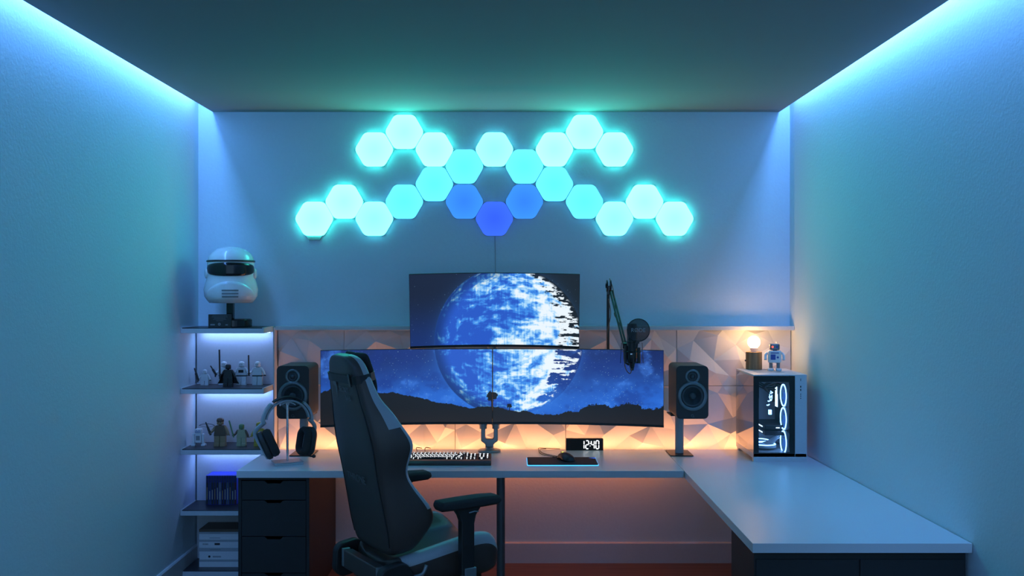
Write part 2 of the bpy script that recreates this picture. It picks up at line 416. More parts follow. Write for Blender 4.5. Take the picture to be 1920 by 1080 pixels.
def drawer_unit(x0, x1, y0, y1, rows, label, handles=True):
    t = thing('drawer_unit', label, 'drawers', ((x0+x1)/2, (y0+y1)/2, 0))
    zt = ZD-TH-.0005
    bm = B()
    box(bm, x0, x0+.016, y0, y1, .0, zt); box(bm, x1-.016, x1, y0, y1, .0, zt); box(bm, x0+.016, x1-.016, y0, y1, zt-.014, zt); box(bm, x0+.016, x1-.016, y0, y1, .02, .04); box(bm, x0+.016, x1-.016, y1-.01, y1, .04, zt-.014)
    mk('body', bm, M['drawer'], t, bevel=.0008)
    w_ = x1-x0-.036; cx = (x0+x1)/2
    for (za, zb) in rows:
        bm = B(); hw = .048
        zt2 = zb-.002
        outline = [(x0+.018, za+.0015), (x1-.018, za+.0015), (x1-.018, zt2)]
        if handles: outline += [(cx+hw, zt2), (cx+hw-.016, zt2-.014), (cx-hw+.016, zt2-.014), (cx-hw, zt2)]
        outline += [(x0+.018, zt2)]
        prism(bm, outline, XZ, y0+.001, y0+.017)
        box(bm, x0+.022, x1-.022, y0+.06, y0+.30, za+.004, za+.012)
        mk('drawer', bm, M['drawer'], t, bevel=.0008)
    return t
k = 5.08/F
def zz(py): return EYE - (py-540)*k
drawer_unit(-1.397, -1.034, 5.08, 5.838, [(zz(938), zz(901)), (zz(1006), zz(938)), (zz(1074.5), zz(1006)), (.045, zz(1074.5))], 'black drawer unit under the left end of the long desk')
t = thing('drawer_unit', 'large black cabinet holding up the near end of the side desk', 'cabinet', (1.28, 3.84, 0))
bm = B(); box(bm, .888, 1.665, 3.655, 4.03, 0, ZD-TH-.0005); mk('body', bm, M['drawer'], t, bevel=.001)
bm = B(); box(bm, .895, 1.27, 3.648, 3.654, .03, ZD-TH-.03); mk('drawer', bm, M['drawer'], t, bevel=.001)
bm = B(); box(bm, 1.276, 1.658, 3.648, 3.654, .03, ZD-TH-.03); mk('drawer', bm, M['drawer'], t, bevel=.001)

# warm strip behind the desk
t = thing('led_strip', 'warm orange light strip behind the back edge of the desks', 'light strip', (0, 5.752, ZD-.028))
bm = B(); box(bm, -1.35, 1.60, YBK+.0002, YBK+.003, ZD-.030, ZD-.016); mk('diode_band', bm, M['led_w'], t)
strip_light('strip_lamp', -1.36, 1.62, 5.757, 5.757, ZD-.030, (R(180), 0, 0), 2.95, .02, L_DESK_UP, C_DESK_UP, t)
strip_light('strip_lamp', -.85, .90, 5.775, 5.775, ZD-.036, (0, 0, 0), 1.75, .02, L_DESK_DN, C_DESK_DN, t)

# ================================================================ MONITORS (screen content computed per vertex of the screen mesh)
rng = np.random.default_rng(5)
def vnoise(x, y, seed):
    r = np.random.default_rng(seed); g = r.random((257, 257))
    xi = np.floor(x).astype(int); yi = np.floor(y).astype(int); fx = x-xi; fy = y-yi
    fx = fx*fx*(3-2*fx); fy = fy*fy*(3-2*fy)
    a = g[yi % 256, xi % 256]; b = g[yi % 256, (xi+1) % 256]; c = g[(yi+1) % 256, xi % 256]; d = g[(yi+1) % 256, (xi+1) % 256]
    return (a*(1-fx)+b*fx)*(1-fy) + (c*(1-fx)+d*fx)*fy
def fbm(x, y, seed, o=5):
    s = 0; a = .5; n = 0
    for i in range(o):
        s = s + a*vnoise(x*2**i+17*i, y*2**i+9*i, seed+i); n += a; a *= .55
    return s/n
def sst(a, b, x):
    t = np.clip((x-a)/(b-a), 0, 1); return t*t*(3-2*t)
def mixc(a, b, t): return a*(1-t[..., None]) + b*t[..., None]
C = lambda r, g, b: np.array([r, g, b], float)
hill = np.array([(560,736),(597,736),(605,732),(612,731),(617,728),(622,733),(650,745),(680,744),(702,738),(717,739),(733,737),(750,742),(778,748),(800,753),(822,760),(844,761),(865,766),(882,770),(897,767),(911,766),(933,767),(950,772),(973,777),(982,775),(991,775),(1000,780),(1008,781),(1044,782),(1056,780),(1068,774),(1073,774),(1076,777),(1088,775),(1095,769),(1110,763),(1122,762),(1132,761),(1142,764),(1150,767),(1165,763),(1177,758),(1190,759),(1203,760),(1207,767),(1218,766),(1230,768),(1240,765),(1248,760),(1300,758)])
def wallpaper(x, y, lower):
    """desktop picture: icy planet above dark hills (sRGB 0..255)"""
    # space
    if lower:
        base = mixc(C(28,48,112), C(42,104,208), sst(655, 770, y + 10*np.sin(x/60)))
        base = mixc(base, C(24,36,84), sst(1120, 1260, x)*(1-sst(655, 745, y))*.6)
        neb = fbm(x/38, y/30, 3); base = mixc(base, C(70,135,235), sst(.55, .82, neb)*.75)
        base = mixc(base, C(26,50,130), sst(.52, .25, neb)*.5)
    else:
        base = mixc(C(26,36,60), C(27,50,110), sst(540, 655, y)*(1-sst(800, 1000, x)))
        base = mixc(base, C(27,36,44), sst(900, 1080, x))
    st = rng.random(x.shape)
    dens = .0045 if lower else .0015
    star = (st < dens).astype(float)*rng.random(x.shape)
    base = base + (star*210)[..., None]*C(.8,.95,1)
    # planet disc
    cx, cy, r = 954., 641., 142.
    dx = (x-cx)/r; dy = (y-cy)/r; rr = np.sqrt(dx*dx+dy*dy)
    sz = np.sqrt(np.clip(1-rr*rr, 0, 1))
    lon = np.arctan2(dx, sz+.08); lat = np.arcsin(np.clip(dy, -1, 1))
    sw = fbm(lon*2+3, lat*3+2, 60, 3)
    bands = fbm(lon*3.0+2*sw, lat*15+3*sw, 20, 5); cloud = fbm(lon*7+2*sw, lat*12+5+3*sw, 30, 6)
    lit = .50 + .62*dx - .10*dy + (cloud-.5)*1.35 + (bands-.5)*.9
    if lower: lit = lit + .18 + .35*(sst(1000, 1080, x)*(1-sst(655, 700, y)))
    else: lit = lit + .12
    lit = lit + (fbm(x/2.0, y/26, 81, 3)-.5)*.38 + (fbm(x/9, y/5, 83, 4)-.5)*.5
    sea = sst(.62, .42, fbm(lon*2.2+7, lat*2.6+4, 77, 4)); lit = lit - .20*sea
    pc = mixc(C(42,90,198), C(66,145,236), sst(.12, .5, lit)); pc = mixc(pc, C(165,215,252), sst(.45, .75, lit)); pc = mixc(pc, C(236,247,255), sst(.72, 1.0, lit))
    pc = pc*(1-.35*(sst(.80, 1.0, rr)*(dx < 0)))[..., None]
    # thin atmosphere and wispy clouds at the sunlit limb
    wisp = fbm(lon*3+9, y/5.5, 51, 5) + .25*(fbm(x/6, y/3, 52, 3)-.5)
    lim = np.where((dx > .25), 1.0 - np.clip(dx-.25, 0, 1)*(.72 if not lower else .9)*sst(.40, .66, wisp+(0.07 if lower and True else 0)*0), 1.01)
    ins = sst(.004, -.045, rr-lim)*(rr < 1.0)+0.0; ins = np.where(dx > .25, ins, sst(.0, -.012, rr-lim))
    out = mixc(base, pc, ins)
    glow = np.exp(-np.clip(rr-1, 0, 9)*14)*(rr > 1)*.30
    out = mixc(out, C(60,140,240), glow*(1 if lower else .5))
    if lower:
        hy = np.interp(x, hill[:, 0], hill[:, 1]) + (fbm(x/3.2, x*0+3, 90, 3)-.5)*3.2
        bush = (x > 1090)*(fbm(x/2.1, y/2.1, 95, 2) > .55)*(y > hy-2.6)
        hy2 = hy
        m = np.clip((y-hy2)*1.2+.5, 0, 1); m = np.maximum(m, bush*1.0)
        # lone trees on the ridge
        for tx, tb, th in ((923, 769, 31), (956, 775, 15)):
            tr = (np.abs(x-tx) < (.9+.0*x)) & (y > tb-th*.6) & (y < tb)
            crown = ((x-tx)/(th*.30))**2 + ((y-(tb-th*.72))/(th*.30))**2 + (fbm(x/2.5, y/2.5, 97, 2)-.5)*1.6 < 1
            m = np.maximum(m, (tr | crown)*1.0)
        out = mixc(out, mixc(C(24,26,30), C(33,30,32), sst(760, 800, y)), m)
    return np.clip(out, 0, 255)
scr_mat = bpy.data.materials.new('screen picture'); scr_mat.use_nodes = True
nt = scr_mat.node_tree; bs = nt.nodes['Principled BSDF']
at = nt.nodes.new('ShaderNodeAttribute'); at.attribute_name = 'picture'
bs.inputs['Base Color'].default_value = (.012, .012, .013, 1); bs.inputs['Roughness'].default_value = .3
nt.links.new(at.outputs['Color'], bs.inputs['Emission Color']); bs.inputs['Emission Strength'].default_value = 1.0
MW, MH, MR = .935, .417, 2.3
def monitor(label, M4, pxrect, lower):
    """local frame: x right, z up, viewer at -y; edges curve towards the viewer"""
    t = bpy.data.objects.new('curved_monitor', None); COL.objects.link(t); t.empty_display_size = .05
    t.location = M4.to_translation(); t.rotation_euler = M4.to_euler()
    tag(t, label, 'monitor', 'curved ultrawide monitors')
    amax = math.asin(MW/2/MR)
    def pt(u, z, d):   # u in -1..1
        a = u*amax; return (math.sin(a)*(MR-d), (math.cos(a)-1)*(MR-d) + d, z)
    def shell(u0, u1, z0, z1, d0, d1, n=28):
        bm = B(); rs = []
        for i in range(n+1):
            u = u0+(u1-u0)*i/n
            rs.append([bm.verts.new(pt(u, z, d)) for z, d in ((z0, d0), (z1, d0), (z1, d1), (z0, d1))])
        rings(bm, rs); return bm
    h = MH/2
    mk('housing', shell(-1, 1, -h, h, .0015, .014), M['black'], t, local=True, bevel=.0012)
    bm = shell(-.62, .62, -h*.75, h*.7, .014, .035); mk('rear_housing', bm, M['grey'], t, local=True, bevel=.01)
    bm = shell(-1, 1, -h, -h+.012, -.0005, .0015); mk('lower_bezel', bm, M['black'], t, local=True)
    bm = B(); box(bm, -.05, .05, .034, .06, -.05, .05); mk('mount_plate', bm, M['steel'], t, local=True, bevel=.003)
    # screen
    nx, nz = 560, 250
    z0, z1 = -h+.0125, h-.003; U = .9955
    u = np.linspace(-U, U, nx); z = np.linspace(z0, z1, nz)
    uu, zz_ = np.meshgrid(u, z)
    a = uu*amax; d = .0006
    co = np.stack([np.sin(a)*(MR-d), (np.cos(a)-1)*(MR-d)+d, zz_], -1).reshape(-1, 3)
    idx = np.arange(nx*nz).reshape(nz, nx)
    f = np.stack([idx[:-1, :-1], idx[:-1, 1:], idx[1:, 1:], idx[1:, :-1]], -1).reshape(-1, 4)
    me = bpy.data.meshes.new('screen')
    me.vertices.add(len(co)); me.vertices.foreach_set('co', co.ravel())
    me.loops.add(f.size); me.loops.foreach_set('vertex_index', f.ravel())
    me.polygons.add(len(f)); me.polygons.foreach_set('loop_start', np.arange(len(f))*4)
    me.update(calc_edges=True)
    x0, x1, y0, y1 = pxrect
    X = x0+(uu/U+1)/2*(x1-x0); Yy = y1+(zz_-z0)/(z1-z0)*(y0-y1)
    c = wallpaper(X, Yy, lower)/255.0
    lin = np.where(c <= .04045, c/12.92, ((c+.055)/1.055)**2.4)
    ca = me.attributes.new('picture', 'FLOAT_COLOR', 'POINT')
    ca.data.foreach_set('color', np.concatenate([lin.reshape(-1, 3), np.ones((nx*nz, 1))], 1).astype(np.float32).ravel())
    me.materials.append(scr_mat)
    o = bpy.data.objects.new('screen', me); COL.objects.link(o); o.parent = t
    return t
def lower_mon(sgn, label, rect):
    xin = -.1075 + sgn*.0012; xo = xin + sgn*.925; yin, yo = 5.50, 5.372
    cx, cy = (xin+xo)/2, (yin+yo)/2
    yaw = math.atan2((yo-yin)*sgn, abs(xo-xin))
    # the chord joins the two front edges; the middle sits behind it by the sagitta
    sag = MR - math.sqrt(MR*MR-MW*MW/4)
    n = Vector((-math.sin(yaw), math.cos(yaw), 0))
    Mx = Matrix.Translation(Vector((cx, cy, 1.0715)) + n*sag) @ Matrix.Rotation(yaw, 4, 'Z')
    return monitor(label, Mx, rect, True), Mx
mL, ML = lower_mon(-1, 'lower left curved ultrawide monitor showing dark hills and the left half of a planet', (597, 923.5, 656, 796))
mR, MRr = lower_mon(1, 'lower right curved ultrawide monitor showing starry blue sky above dark hills', (924.5, 1248, 656, 796))
MT = Matrix.Translation((-.096, 5.52, 1.494)) @ Matrix.Rotation(R(10), 4, 'X')
mT = monitor('top curved ultrawide monitor tilted forward, showing the upper half of a planet', MT, (765, 1089, 511, 649), False)

# monitor stand
t = thing('monitor_stand', 'grey metal two armed monitor stand on a round base', 'monitor stand', (-.128, 5.665, ZD))
bm = B(); lathe(bm, [(.062, 0), (.066, .003), (.066, .009), (.058, .013), (.03, .014), (.024, .02), (.024, .03), (.0, .03)], (0, 0, 0)); mk('base', bm, M['steel'], t, smooth=True, local=True)
bm = B()
yoke = [(-.022, .028), (.022, .028), (.024, .045), (.048, .062), (.048, .132), (.024, .132), (.024, .082), (.018, .074), (-.018, .074), (-.024, .082), (-.024, .132), (-.048, .132), (-.048, .062), (-.024, .045)]
prism(bm, yoke, XZ, -.022, .022); mk('yoke', bm, M['steel'], t, local=True, bevel=.005, seg=3)
for s in (-1, 1):
    bm = B(); cyl(bm, (s*.036, 0, .130), (s*.036, 0, .20), .021, seg=24); cyl(bm, (s*.036, 0, .150), (s*.036, 0, .154), .0235, seg=24); mk('collar', bm, M['steel'], t, local=True)
    bm = B(); tube(bm, smoothpath([(s*.036, 0, .19), (s*.05, .01, .30), (s*.15, -.02, .38), (s*.36, -.10, .385)], 6), .016, 10); mk('arm', bm, M['steel'], t, local=True, smooth=True)
bm = B(); cyl(bm, (0.03, .03, .20), (0.03, .03, .80), .016); box(bm, -.02, .08, -.01, .045, .19, .22); box(bm, 0.005, .055, -.06, .035, .78, .82); mk('pole', bm, M['steel'], t, local=True)

# ================================================================ SPEAKERS
def speaker(x0, label, lab2):
    x1 = x0+.1735; y0, y1, z0, z1 = 5.35, 5.612, .9125, 1.198; cx, cz = (x0+x1)/2, (z0+z1)/2
    t = thing('bookshelf_speaker', label, 'speaker', (cx, (y0+y1)/2, z0), 0, 'black bookshelf speakers')
    bm = B(); prism(bm, rrect(x1-x0, z1-z0, .024, cx, cz), XZ, y0+.010, y1); mk('cabinet', bm, M['spk'], t)
    bm = B(); prism(bm, rrect(x1-x0, z1-z0, .024, cx, cz), XZ, y0, y0+.0095); mk('front_baffle', bm, M['black'], t, bevel=.0015)
    zt, zw = z1-.057, z0+.123
    def lp(r, h): return (r, h)
    ax = (0, -1, 0)
    bm = B(); lathe(bm, [(.026, -.004), (.026, .003), (.028, .006), (.038, .006), (.040, .003), (.040, -.002)], (cx, y0, zt), ax, 40); mk('tweeter_ring', bm, M['ring'], t, smooth=True)
    bm = B(); lathe(bm, [(.026, -.002), (.023, .004), (.020, -.001), (.012, .001), (.011, .006), (.006, .0095), (0, .0105)], (cx, y0-.0015, zt), ax, 32); mk('tweeter', bm, M['cone'], t, smooth=True)
    bm = B(); lathe(bm, [(.060, -.004), (.060, .004), (.063, .007), (.078, .007), (.080, .003), (.080, -.002)], (cx, y0, zw), ax, 48); mk('woofer_ring', bm, M['ring'], t, smooth=True)
    bm = B(); lathe(bm, [(.060, .001), (.056, .006), (.051, .002), (.046, .0005), (.018, -.0006), (.0175, .007), (.010, .012), (0, .0135)], (cx, y0-.0022, zw), ax, 40); mk('woofer_cone', bm, M['cone'], t, smooth=True)
    zq = z0+.017
    bm = B(); tube(bm, [(cx+.0065*math.cos(2*PI*k/24), y0-.001, zq+.0065*math.sin(2*PI*k/24)) for k in range(24)], .0011, 6, closed=True); box(bm, cx+.001, cx+.010, y0-.0015, y0, zq-.0075, zq-.0055)
    mk('maker_emblem', bm, M['ring'], t)
    s = thing('speaker_stand', lab2, 'speaker stand', (cx-.03 if x0 > 0 else cx+.01, 5.59, ZD), 0, 'grey desk speaker stands')
    bm = B(); prism(bm, rrect(.125, .19, .004), XY, 0, .006); mk('base_plate', bm, M['black'], s, local=True)
    bm = B(); lathe(bm, [(.024, .006), (.024, .2205)], (0, 0, 0), seg=28, sx=.8); mk('pole', bm, M['ltgrey'], s, local=True, smooth=False)
    bm = B(); prism(bm, rrect(.12, .15, .004), XY, .2205, .2262); mk('top_plate', bm, M['black'], s, local=True)
speaker(-1.2645, 'black two way speaker left of the monitors, behind the headphones', 'grey speaker stand under the left speaker')
speaker(.8825, 'black two way speaker right of the monitors beside the computer', 'grey speaker stand under the right speaker')

# ================================================================ DIGITAL CLOCK
cX0 = (1061-960)/F*5.74; cX1 = (1130-960)/F*5.74; cz1 = ZD+.0655
t = thing('digital_clock', 'black block clock with white digits standing behind the mouse', 'clock', ((cX0+cX1)/2, 5.72, ZD))
bm = B(); box(bm, cX0, cX1, 5.70, 5.738, ZD, cz1); mk('case', bm, M['black_matt'], t, bevel=.0015)
bm = B()
segs = {'0': 'abcdef', '1': 'bc', '2': 'abged', '4': 'fgbc'}
dw, dh, th = .0165, .046, .0052
def digit(ch, x, z):
    g = .0012; h2 = dh/2
    def hseg(zc): prism(bm, [(x+g, zc), (x+g+th*.5, zc+th*.5), (x+dw-g-th*.5, zc+th*.5), (x+dw-g, zc), (x+dw-g-th*.5, zc-th*.5), (x+g+th*.5, zc-th*.5)], XZ, 5.6985, 5.70)
    def vseg(xc, za, zb): prism(bm, [(xc, za+g), (xc+th*.5, za+g+th*.5), (xc+th*.5, zb-g-th*.5), (xc, zb-g), (xc-th*.5, zb-g-th*.5), (xc-th*.5, za+g+th*.5)], XZ, 5.6985, 5.70)
    for s in segs[ch]:
        if s == 'a': hseg(z+dh)
        if s == 'g': hseg(z+h2)
        if s == 'd': hseg(z)
        if s == 'b': vseg(x+dw, z+h2, z+dh)
        if s == 'c': vseg(x+dw, z, z+h2)
        if s == 'e': vseg(x, z, z+h2)
        if s == 'f': vseg(x, z+h2, z+dh)
zb = ZD+.010; xa = cX1-.012-4*.0165-3*.0115-.006
xcur = xa-.0165*.5
for ch in '12':
    digit(ch, xcur, zb); xcur += .0265
for dz in (.016, .030): box(bm, xcur-.0035, xcur+.0005, 5.6985, 5.70, zb+dz-.002, zb+dz+.002)
xcur += .005
for ch in '40':
    digit(ch, xcur, zb); xcur += .0265
mk('digits', bm, M['digit'], t)

# ================================================================ KEYBOARD
kx0, kx1 = -.5725, -.109; ky0 = 5.214
t = thing('keyboard', 'black mechanical keyboard with white backlit keys and a wrist rest', 'keyboard', ((kx0+kx1)/2, 5.32, ZD))
bm = B(); prism(bm, [(ky0+.072, .004), (ky0+.215, .004), (ky0+.215, .028), (ky0+.072, .017)], lambda y, z, d: (d, y, ZD+z), kx0+.006, kx1-.003); mk('body', bm, M['black'], t, bevel=.002)
bm = B(); prism(bm, [(ky0, .0), (ky0+.070, .0), (ky0+.070, .020), (ky0+.052, .024), (ky0+.016, .022), (ky0, .012)], lambda y, z, d: (d, y, ZD+z), kx0, kx1); mk('wrist_rest', bm, M['leather'], t, bevel=.003)
bm = B(); box(bm, kx0+.03, kx1-.03, ky0+.18, ky0+.20, ZD, ZD+.0045); mk('rubber_foot', bm, M['black'], t)
slope = math.atan2(.011, .143)
rows = [[1]*13+[0]+[1]*3+[0]+[1]*2, [1]*13+[2]+[0]+[1]*3+[0]+[1]*3, [1.5]+[1]*12+[1.5]+[0]+[1]*3+[0]+[1]*3, [1.75]+[1]*11+[2.25]+[0]+[-3]+[0]+[1]*3, [2.25]+[1]*10+[2.75]+[0]+[-1, 1, -1]+[0]+[1]*3, [1.25]*3+[6.25]+[1.25]*4+[0]+[1]*3+[0]+[2]]
un = (kx1-kx0-.018)/21.9
nk = 0
for r_, row in enumerate(rows[::-1]):
    y = ky0+.078+r_*.0205 + (.006 if r_ == 5 else 0); zb_ = ZD+.017+(y-ky0-.072)*math.tan(slope)
    x = kx0+.010
    for wd in row:
        if wd == 0: x += un*.35; continue
        if wd < 0: x += un*-wd; continue
        wv = wd*un
        if nk < 100:
            bm = B(); a0 = [bm.verts.new(p) for p in ((x+.0008, y, zb_), (x+wv-.0008, y, zb_), (x+wv-.0008, y+.0185, zb_+.001), (x+.0008, y+.0185, zb_+.001))]
            a1 = [bm.verts.new(p) for p in ((x+.003, y+.003, zb_+.0095), (x+wv-.003, y+.003, zb_+.0095), (x+wv-.003, y+.0165, zb_+.0105), (x+.003, y+.0165, zb_+.0105))]
            rings(bm, [a0, a1])
            kc = mk('keycap', bm, M['black_matt'], t)
            bm = B(); lw = .0034 if wd < 1.4 else .006
            if wd < 4:
                zc = zb_+.0107; yc = y+.0085
                shp = nk % 4
                box(bm, x+wv/2-lw, x+wv/2+lw, yc+.003, yc+.0062, zc-.0006, zc+.0004)
                if shp != 1: box(bm, x+wv/2-lw, x+wv/2-lw+.002, yc-.003, yc+.003, zc-.0006, zc+.0003)
                if shp != 2: box(bm, x+wv/2+lw-.003, x+wv/2+lw, yc-.003, yc+.003, zc-.0006, zc+.0003)
                # glow between the caps, seen on the front skirt
                box(bm, x+wv/2-lw*.8, x+wv/2+lw*.8, y+.0006, y+.0022, zb_+.0045, zb_+.0068)
                mk('legend', bm, M['key_led'], kc)
            else: bm.free()
            nk += 1
        x += wv
def cable(pts, r, m, label, name='cable'):
    bm = B(); tube(bm, smoothpath(pts, 8), r, 8); return tag(mk(name, bm, m, smooth=True), label, 'cable')
zc = ZD+.0025
cable([(P(775, 850, 5.43).x, 5.432, zc+.006), (P(780, 846, 5.5).x, 5.50, zc), (P(783, 843, 5.6).x, 5.60, zc), (P(781, 838, 5.7).x, 5.69, zc+.014), (-.52, 5.745, zc+.003)], .0025, M['copper'], 'left brown cable behind the keyboard going over the desk edge')
cable([(P(795, 848, 5.43).x, 5.432, zc+.006), (P(796, 846, 5.5).x, 5.50, zc), (P(797, 842, 5.6).x, 5.60, zc), (P(798, 838, 5.7).x, 5.69, zc+.014), (-.47, 5.745, zc+.003)], .0025, M['copper'], 'right brown cable behind the keyboard going over the desk edge')
# small control pad left of the keyboard
t = thing('control_pad', 'small black tilted control pad with a blue lit key, left of the keyboard', 'control pad', (-.615, 5.40, ZD))
bm = B(); prism(bm, [(5.35, .0), (5.46, .0), (5.47, .052), (5.455, .056), (5.35, .010)], lambda y, z, d: (d, y, ZD+z), -.67, -.582); mk('body', bm, M['black'], t, bevel=.002)
for i in range(3):
    for j in range(2):
        y = 5.365+j*.045+.002; zk = ZD+.010+(y-5.35)/.105*.046
        bm = B(); box(bm, -.663+i*.0265, -.641+i*.0265, y, y+.03, zk+.003, zk+.006, Matrix.Translation((0, y, zk)) @ Matrix.Rotation(R(20), 4, 'X') @ Matrix.Translation((0, -y, -zk)))
        mk('key', bm, M['blue_led'] if (i == 2 and j == 1) else M['black_gloss'], t)

# ================================================================ MOUSE PAD, MOUSE
t = thing('mouse_pad', 'black mouse pad with a glowing blue rim', 'mouse pad', (.268, 5.32, ZD))
px0, px1, py0_, py1_ = .082, .452, 5.212, 5.44
def prr(m_): return rrect(px1-px0+2*m_, py1_-py0_+2*m_, .010, (px0+px1)/2, (py0_+py1_)/2)
bm = B(); prism(bm, prr(0), XY, ZD+.0032, ZD+.0062); mk('surface', bm, M['black_matt'], t)
bm = B(); prism(bm, prr(.002), XY, ZD, ZD+.0031); mk('light_rim', bm, M['pad_led'], t)
bm = B(); q = P(1112, 860.5, 5.40)
prism(bm, [(-.022, .010), (-.004, .012), (.018, .012), (.010, .002), (.014, -.006), (.004, -.004), (-.006, .004)], lambda x, y, d: (q.x+x, 5.405+y, d), ZD+.0062, ZD+.0066); mk('emblem', bm, M['blue_led'], t)
t = thing('computer_mouse', 'black contoured mouse on the glowing mouse pad', 'mouse', (.29, 5.345, ZD+.0062), R(-62))
bm = B(); rs = []
for i in range(13):
    s = i/12; x = -.060+.12*s
    hh = .006+.034*math.sin(PI*min(1, .16+s*.80))**.8; ww = .026+.008*math.sin(PI*(s*1.0))-.004*math.sin(PI*s*2)
    if i in (0, 12): hh *= .45; ww *= .6
    rs.append([bm.verts.new((x, ww*math.cos(a)*(1 if math.sin(a) > 0 else .92), .001 + max(0, math.sin(a))**.8*hh)) for a in [PI*k/12 for k in range(13)]])
rings(bm, rs); mk('shell', bm, M['black'], t, local=True, smooth=True)
bm = B(); cyl(bm, (-.033, -.004, .031), (-.033, .004, .031), .0095, seg=18); mk('scroll_wheel', bm, M['yel_led'], t, local=True)
bm = B(); box(bm, -.055, -.01, -.0004, .0004, .030, .0385); mk('button_seam', bm, M['black_gloss'], t, local=True)
cable([(.262, 5.395, ZD+.016), (P(1040, 856, 5.45).x, 5.45, ZD+.006), (P(1015, 850, 5.56).x, 5.56, zc), (P(1010, 843, 5.70).x, 5.69, zc+.006), (P(1014, 839, 5.74).x, 5.735, zc+.006), (P(1050, 839, 5.74).x, 5.740, zc)], .0018, M['cable'], 'black mouse cable looping behind the mouse pad')
cable([(P(1052, 854, 5.47).x, 5.47, zc), (P(1035, 852, 5.52).x, 5.52, zc), (P(1017, 847, 5.61).x, 5.60, zc), (P(1013, 841, 5.70).x, 5.70, zc+.0045), (P(1024, 839, 5.72).x, 5.722, zc+.004)], .0018, M['cable'], 'second thin black cable curving beside the mouse cable')
bm = B(); cyl(bm, P(1043, 858, 5.452)+Vector((-.02, .008, .0)), P(1043, 858, 5.452)+Vector((.02, .002, 0)), .005); tag(mk('cable_clip', bm, M['black']), 'small black cable sleeve lying at the back edge of the mouse pad', 'cable clip')

# ================================================================ HEADPHONE STAND + HEADPHONES
hx = (541-960)/F*5.29
t = thing('headphone_stand', 'silver headphone stand with a thick square base', 'headphone stand', (hx, 5.265, ZD), R(25))
bm = B(); prism(bm, rrect(.150, .110, .006), XY, .0, .013); mk('base', bm, M['chrome'], t, local=True, bevel=.0015)
bm = B(); prism(bm, rrect(.152, .112, .006), XY, .0131, .0165); mk('base_cap', bm, M['ltgrey'], t, local=True, bevel=.001)
bm = B(); cyl(bm, (0, 0, .0165), (0, 0, .318), .0062, seg=20); mk('pole', bm, M['chrome'], t, local=True, smooth=False)
bm = B(); rs = []
for i in range(9):
    x = -.04+.08*i/8; rs.append([bm.verts.new((x, yy, .330-abs(x)**2*9+dz)) for yy, dz in ((-.012, 0), (.012, 0), (.012, -.007), (-.012, -.007))])
rings(bm, rs); box(bm, -.008, .008, -.008, .008, .312, .324); mk('cradle', bm, M['chrome'], t, local=True)
t = thing('headphones', 'grey and black over ear headphones hanging on the silver stand', 'headphones', (hx, 5.265, ZD), R(26))
zt = .3345   # underside of the band at the top
def arc(rx, rz, zc_, a0, a1, n=20): return [(rx*math.cos(a), 0, zc_+rz*math.sin(a)) for a in [a0+(a1-a0)*i/n for i in range(n+1)]]
def band(pts, wid, thk, bm):
    rs = []; n = len(pts)
    for i, p in enumerate(pts):
        a = Vector(pts[max(0, i-1)]); b = Vector(pts[min(n-1, i+1)]); d = (b-a).normalized(); nrm = Vector((-d.z, 0, d.x))
        wv = wid(i/(n-1)) if callable(wid) else wid
        tv = thk(i/(n-1)) if callable(thk) else thk
        c = Vector(p); rs.append([bm.verts.new(c+Vector((0, sy*wv/2, 0))+nrm*st*tv) for sy, st in ((-1, 0), (1, 0), (1, -1), (.6, -1.3), (-.6, -1.3), (-1, -1))])
    rings(bm, rs); return bm
zcn = zt-.125+.02
bm = B(); band(arc(.118, .115, zcn-.004, R(172), R(8), 26), .038, .008, bm); mk('headband', bm, M['ltgrey'], t, local=True, smooth=False, bevel=.002)
bm = B(); band(arc(.128, .125, zcn+.004, R(128), R(52), 18), .044, lambda s: .006+.003*math.sin(PI*s), bm); mk('headband_pad', bm, M['black_matt'], t, local=True, bevel=.003)
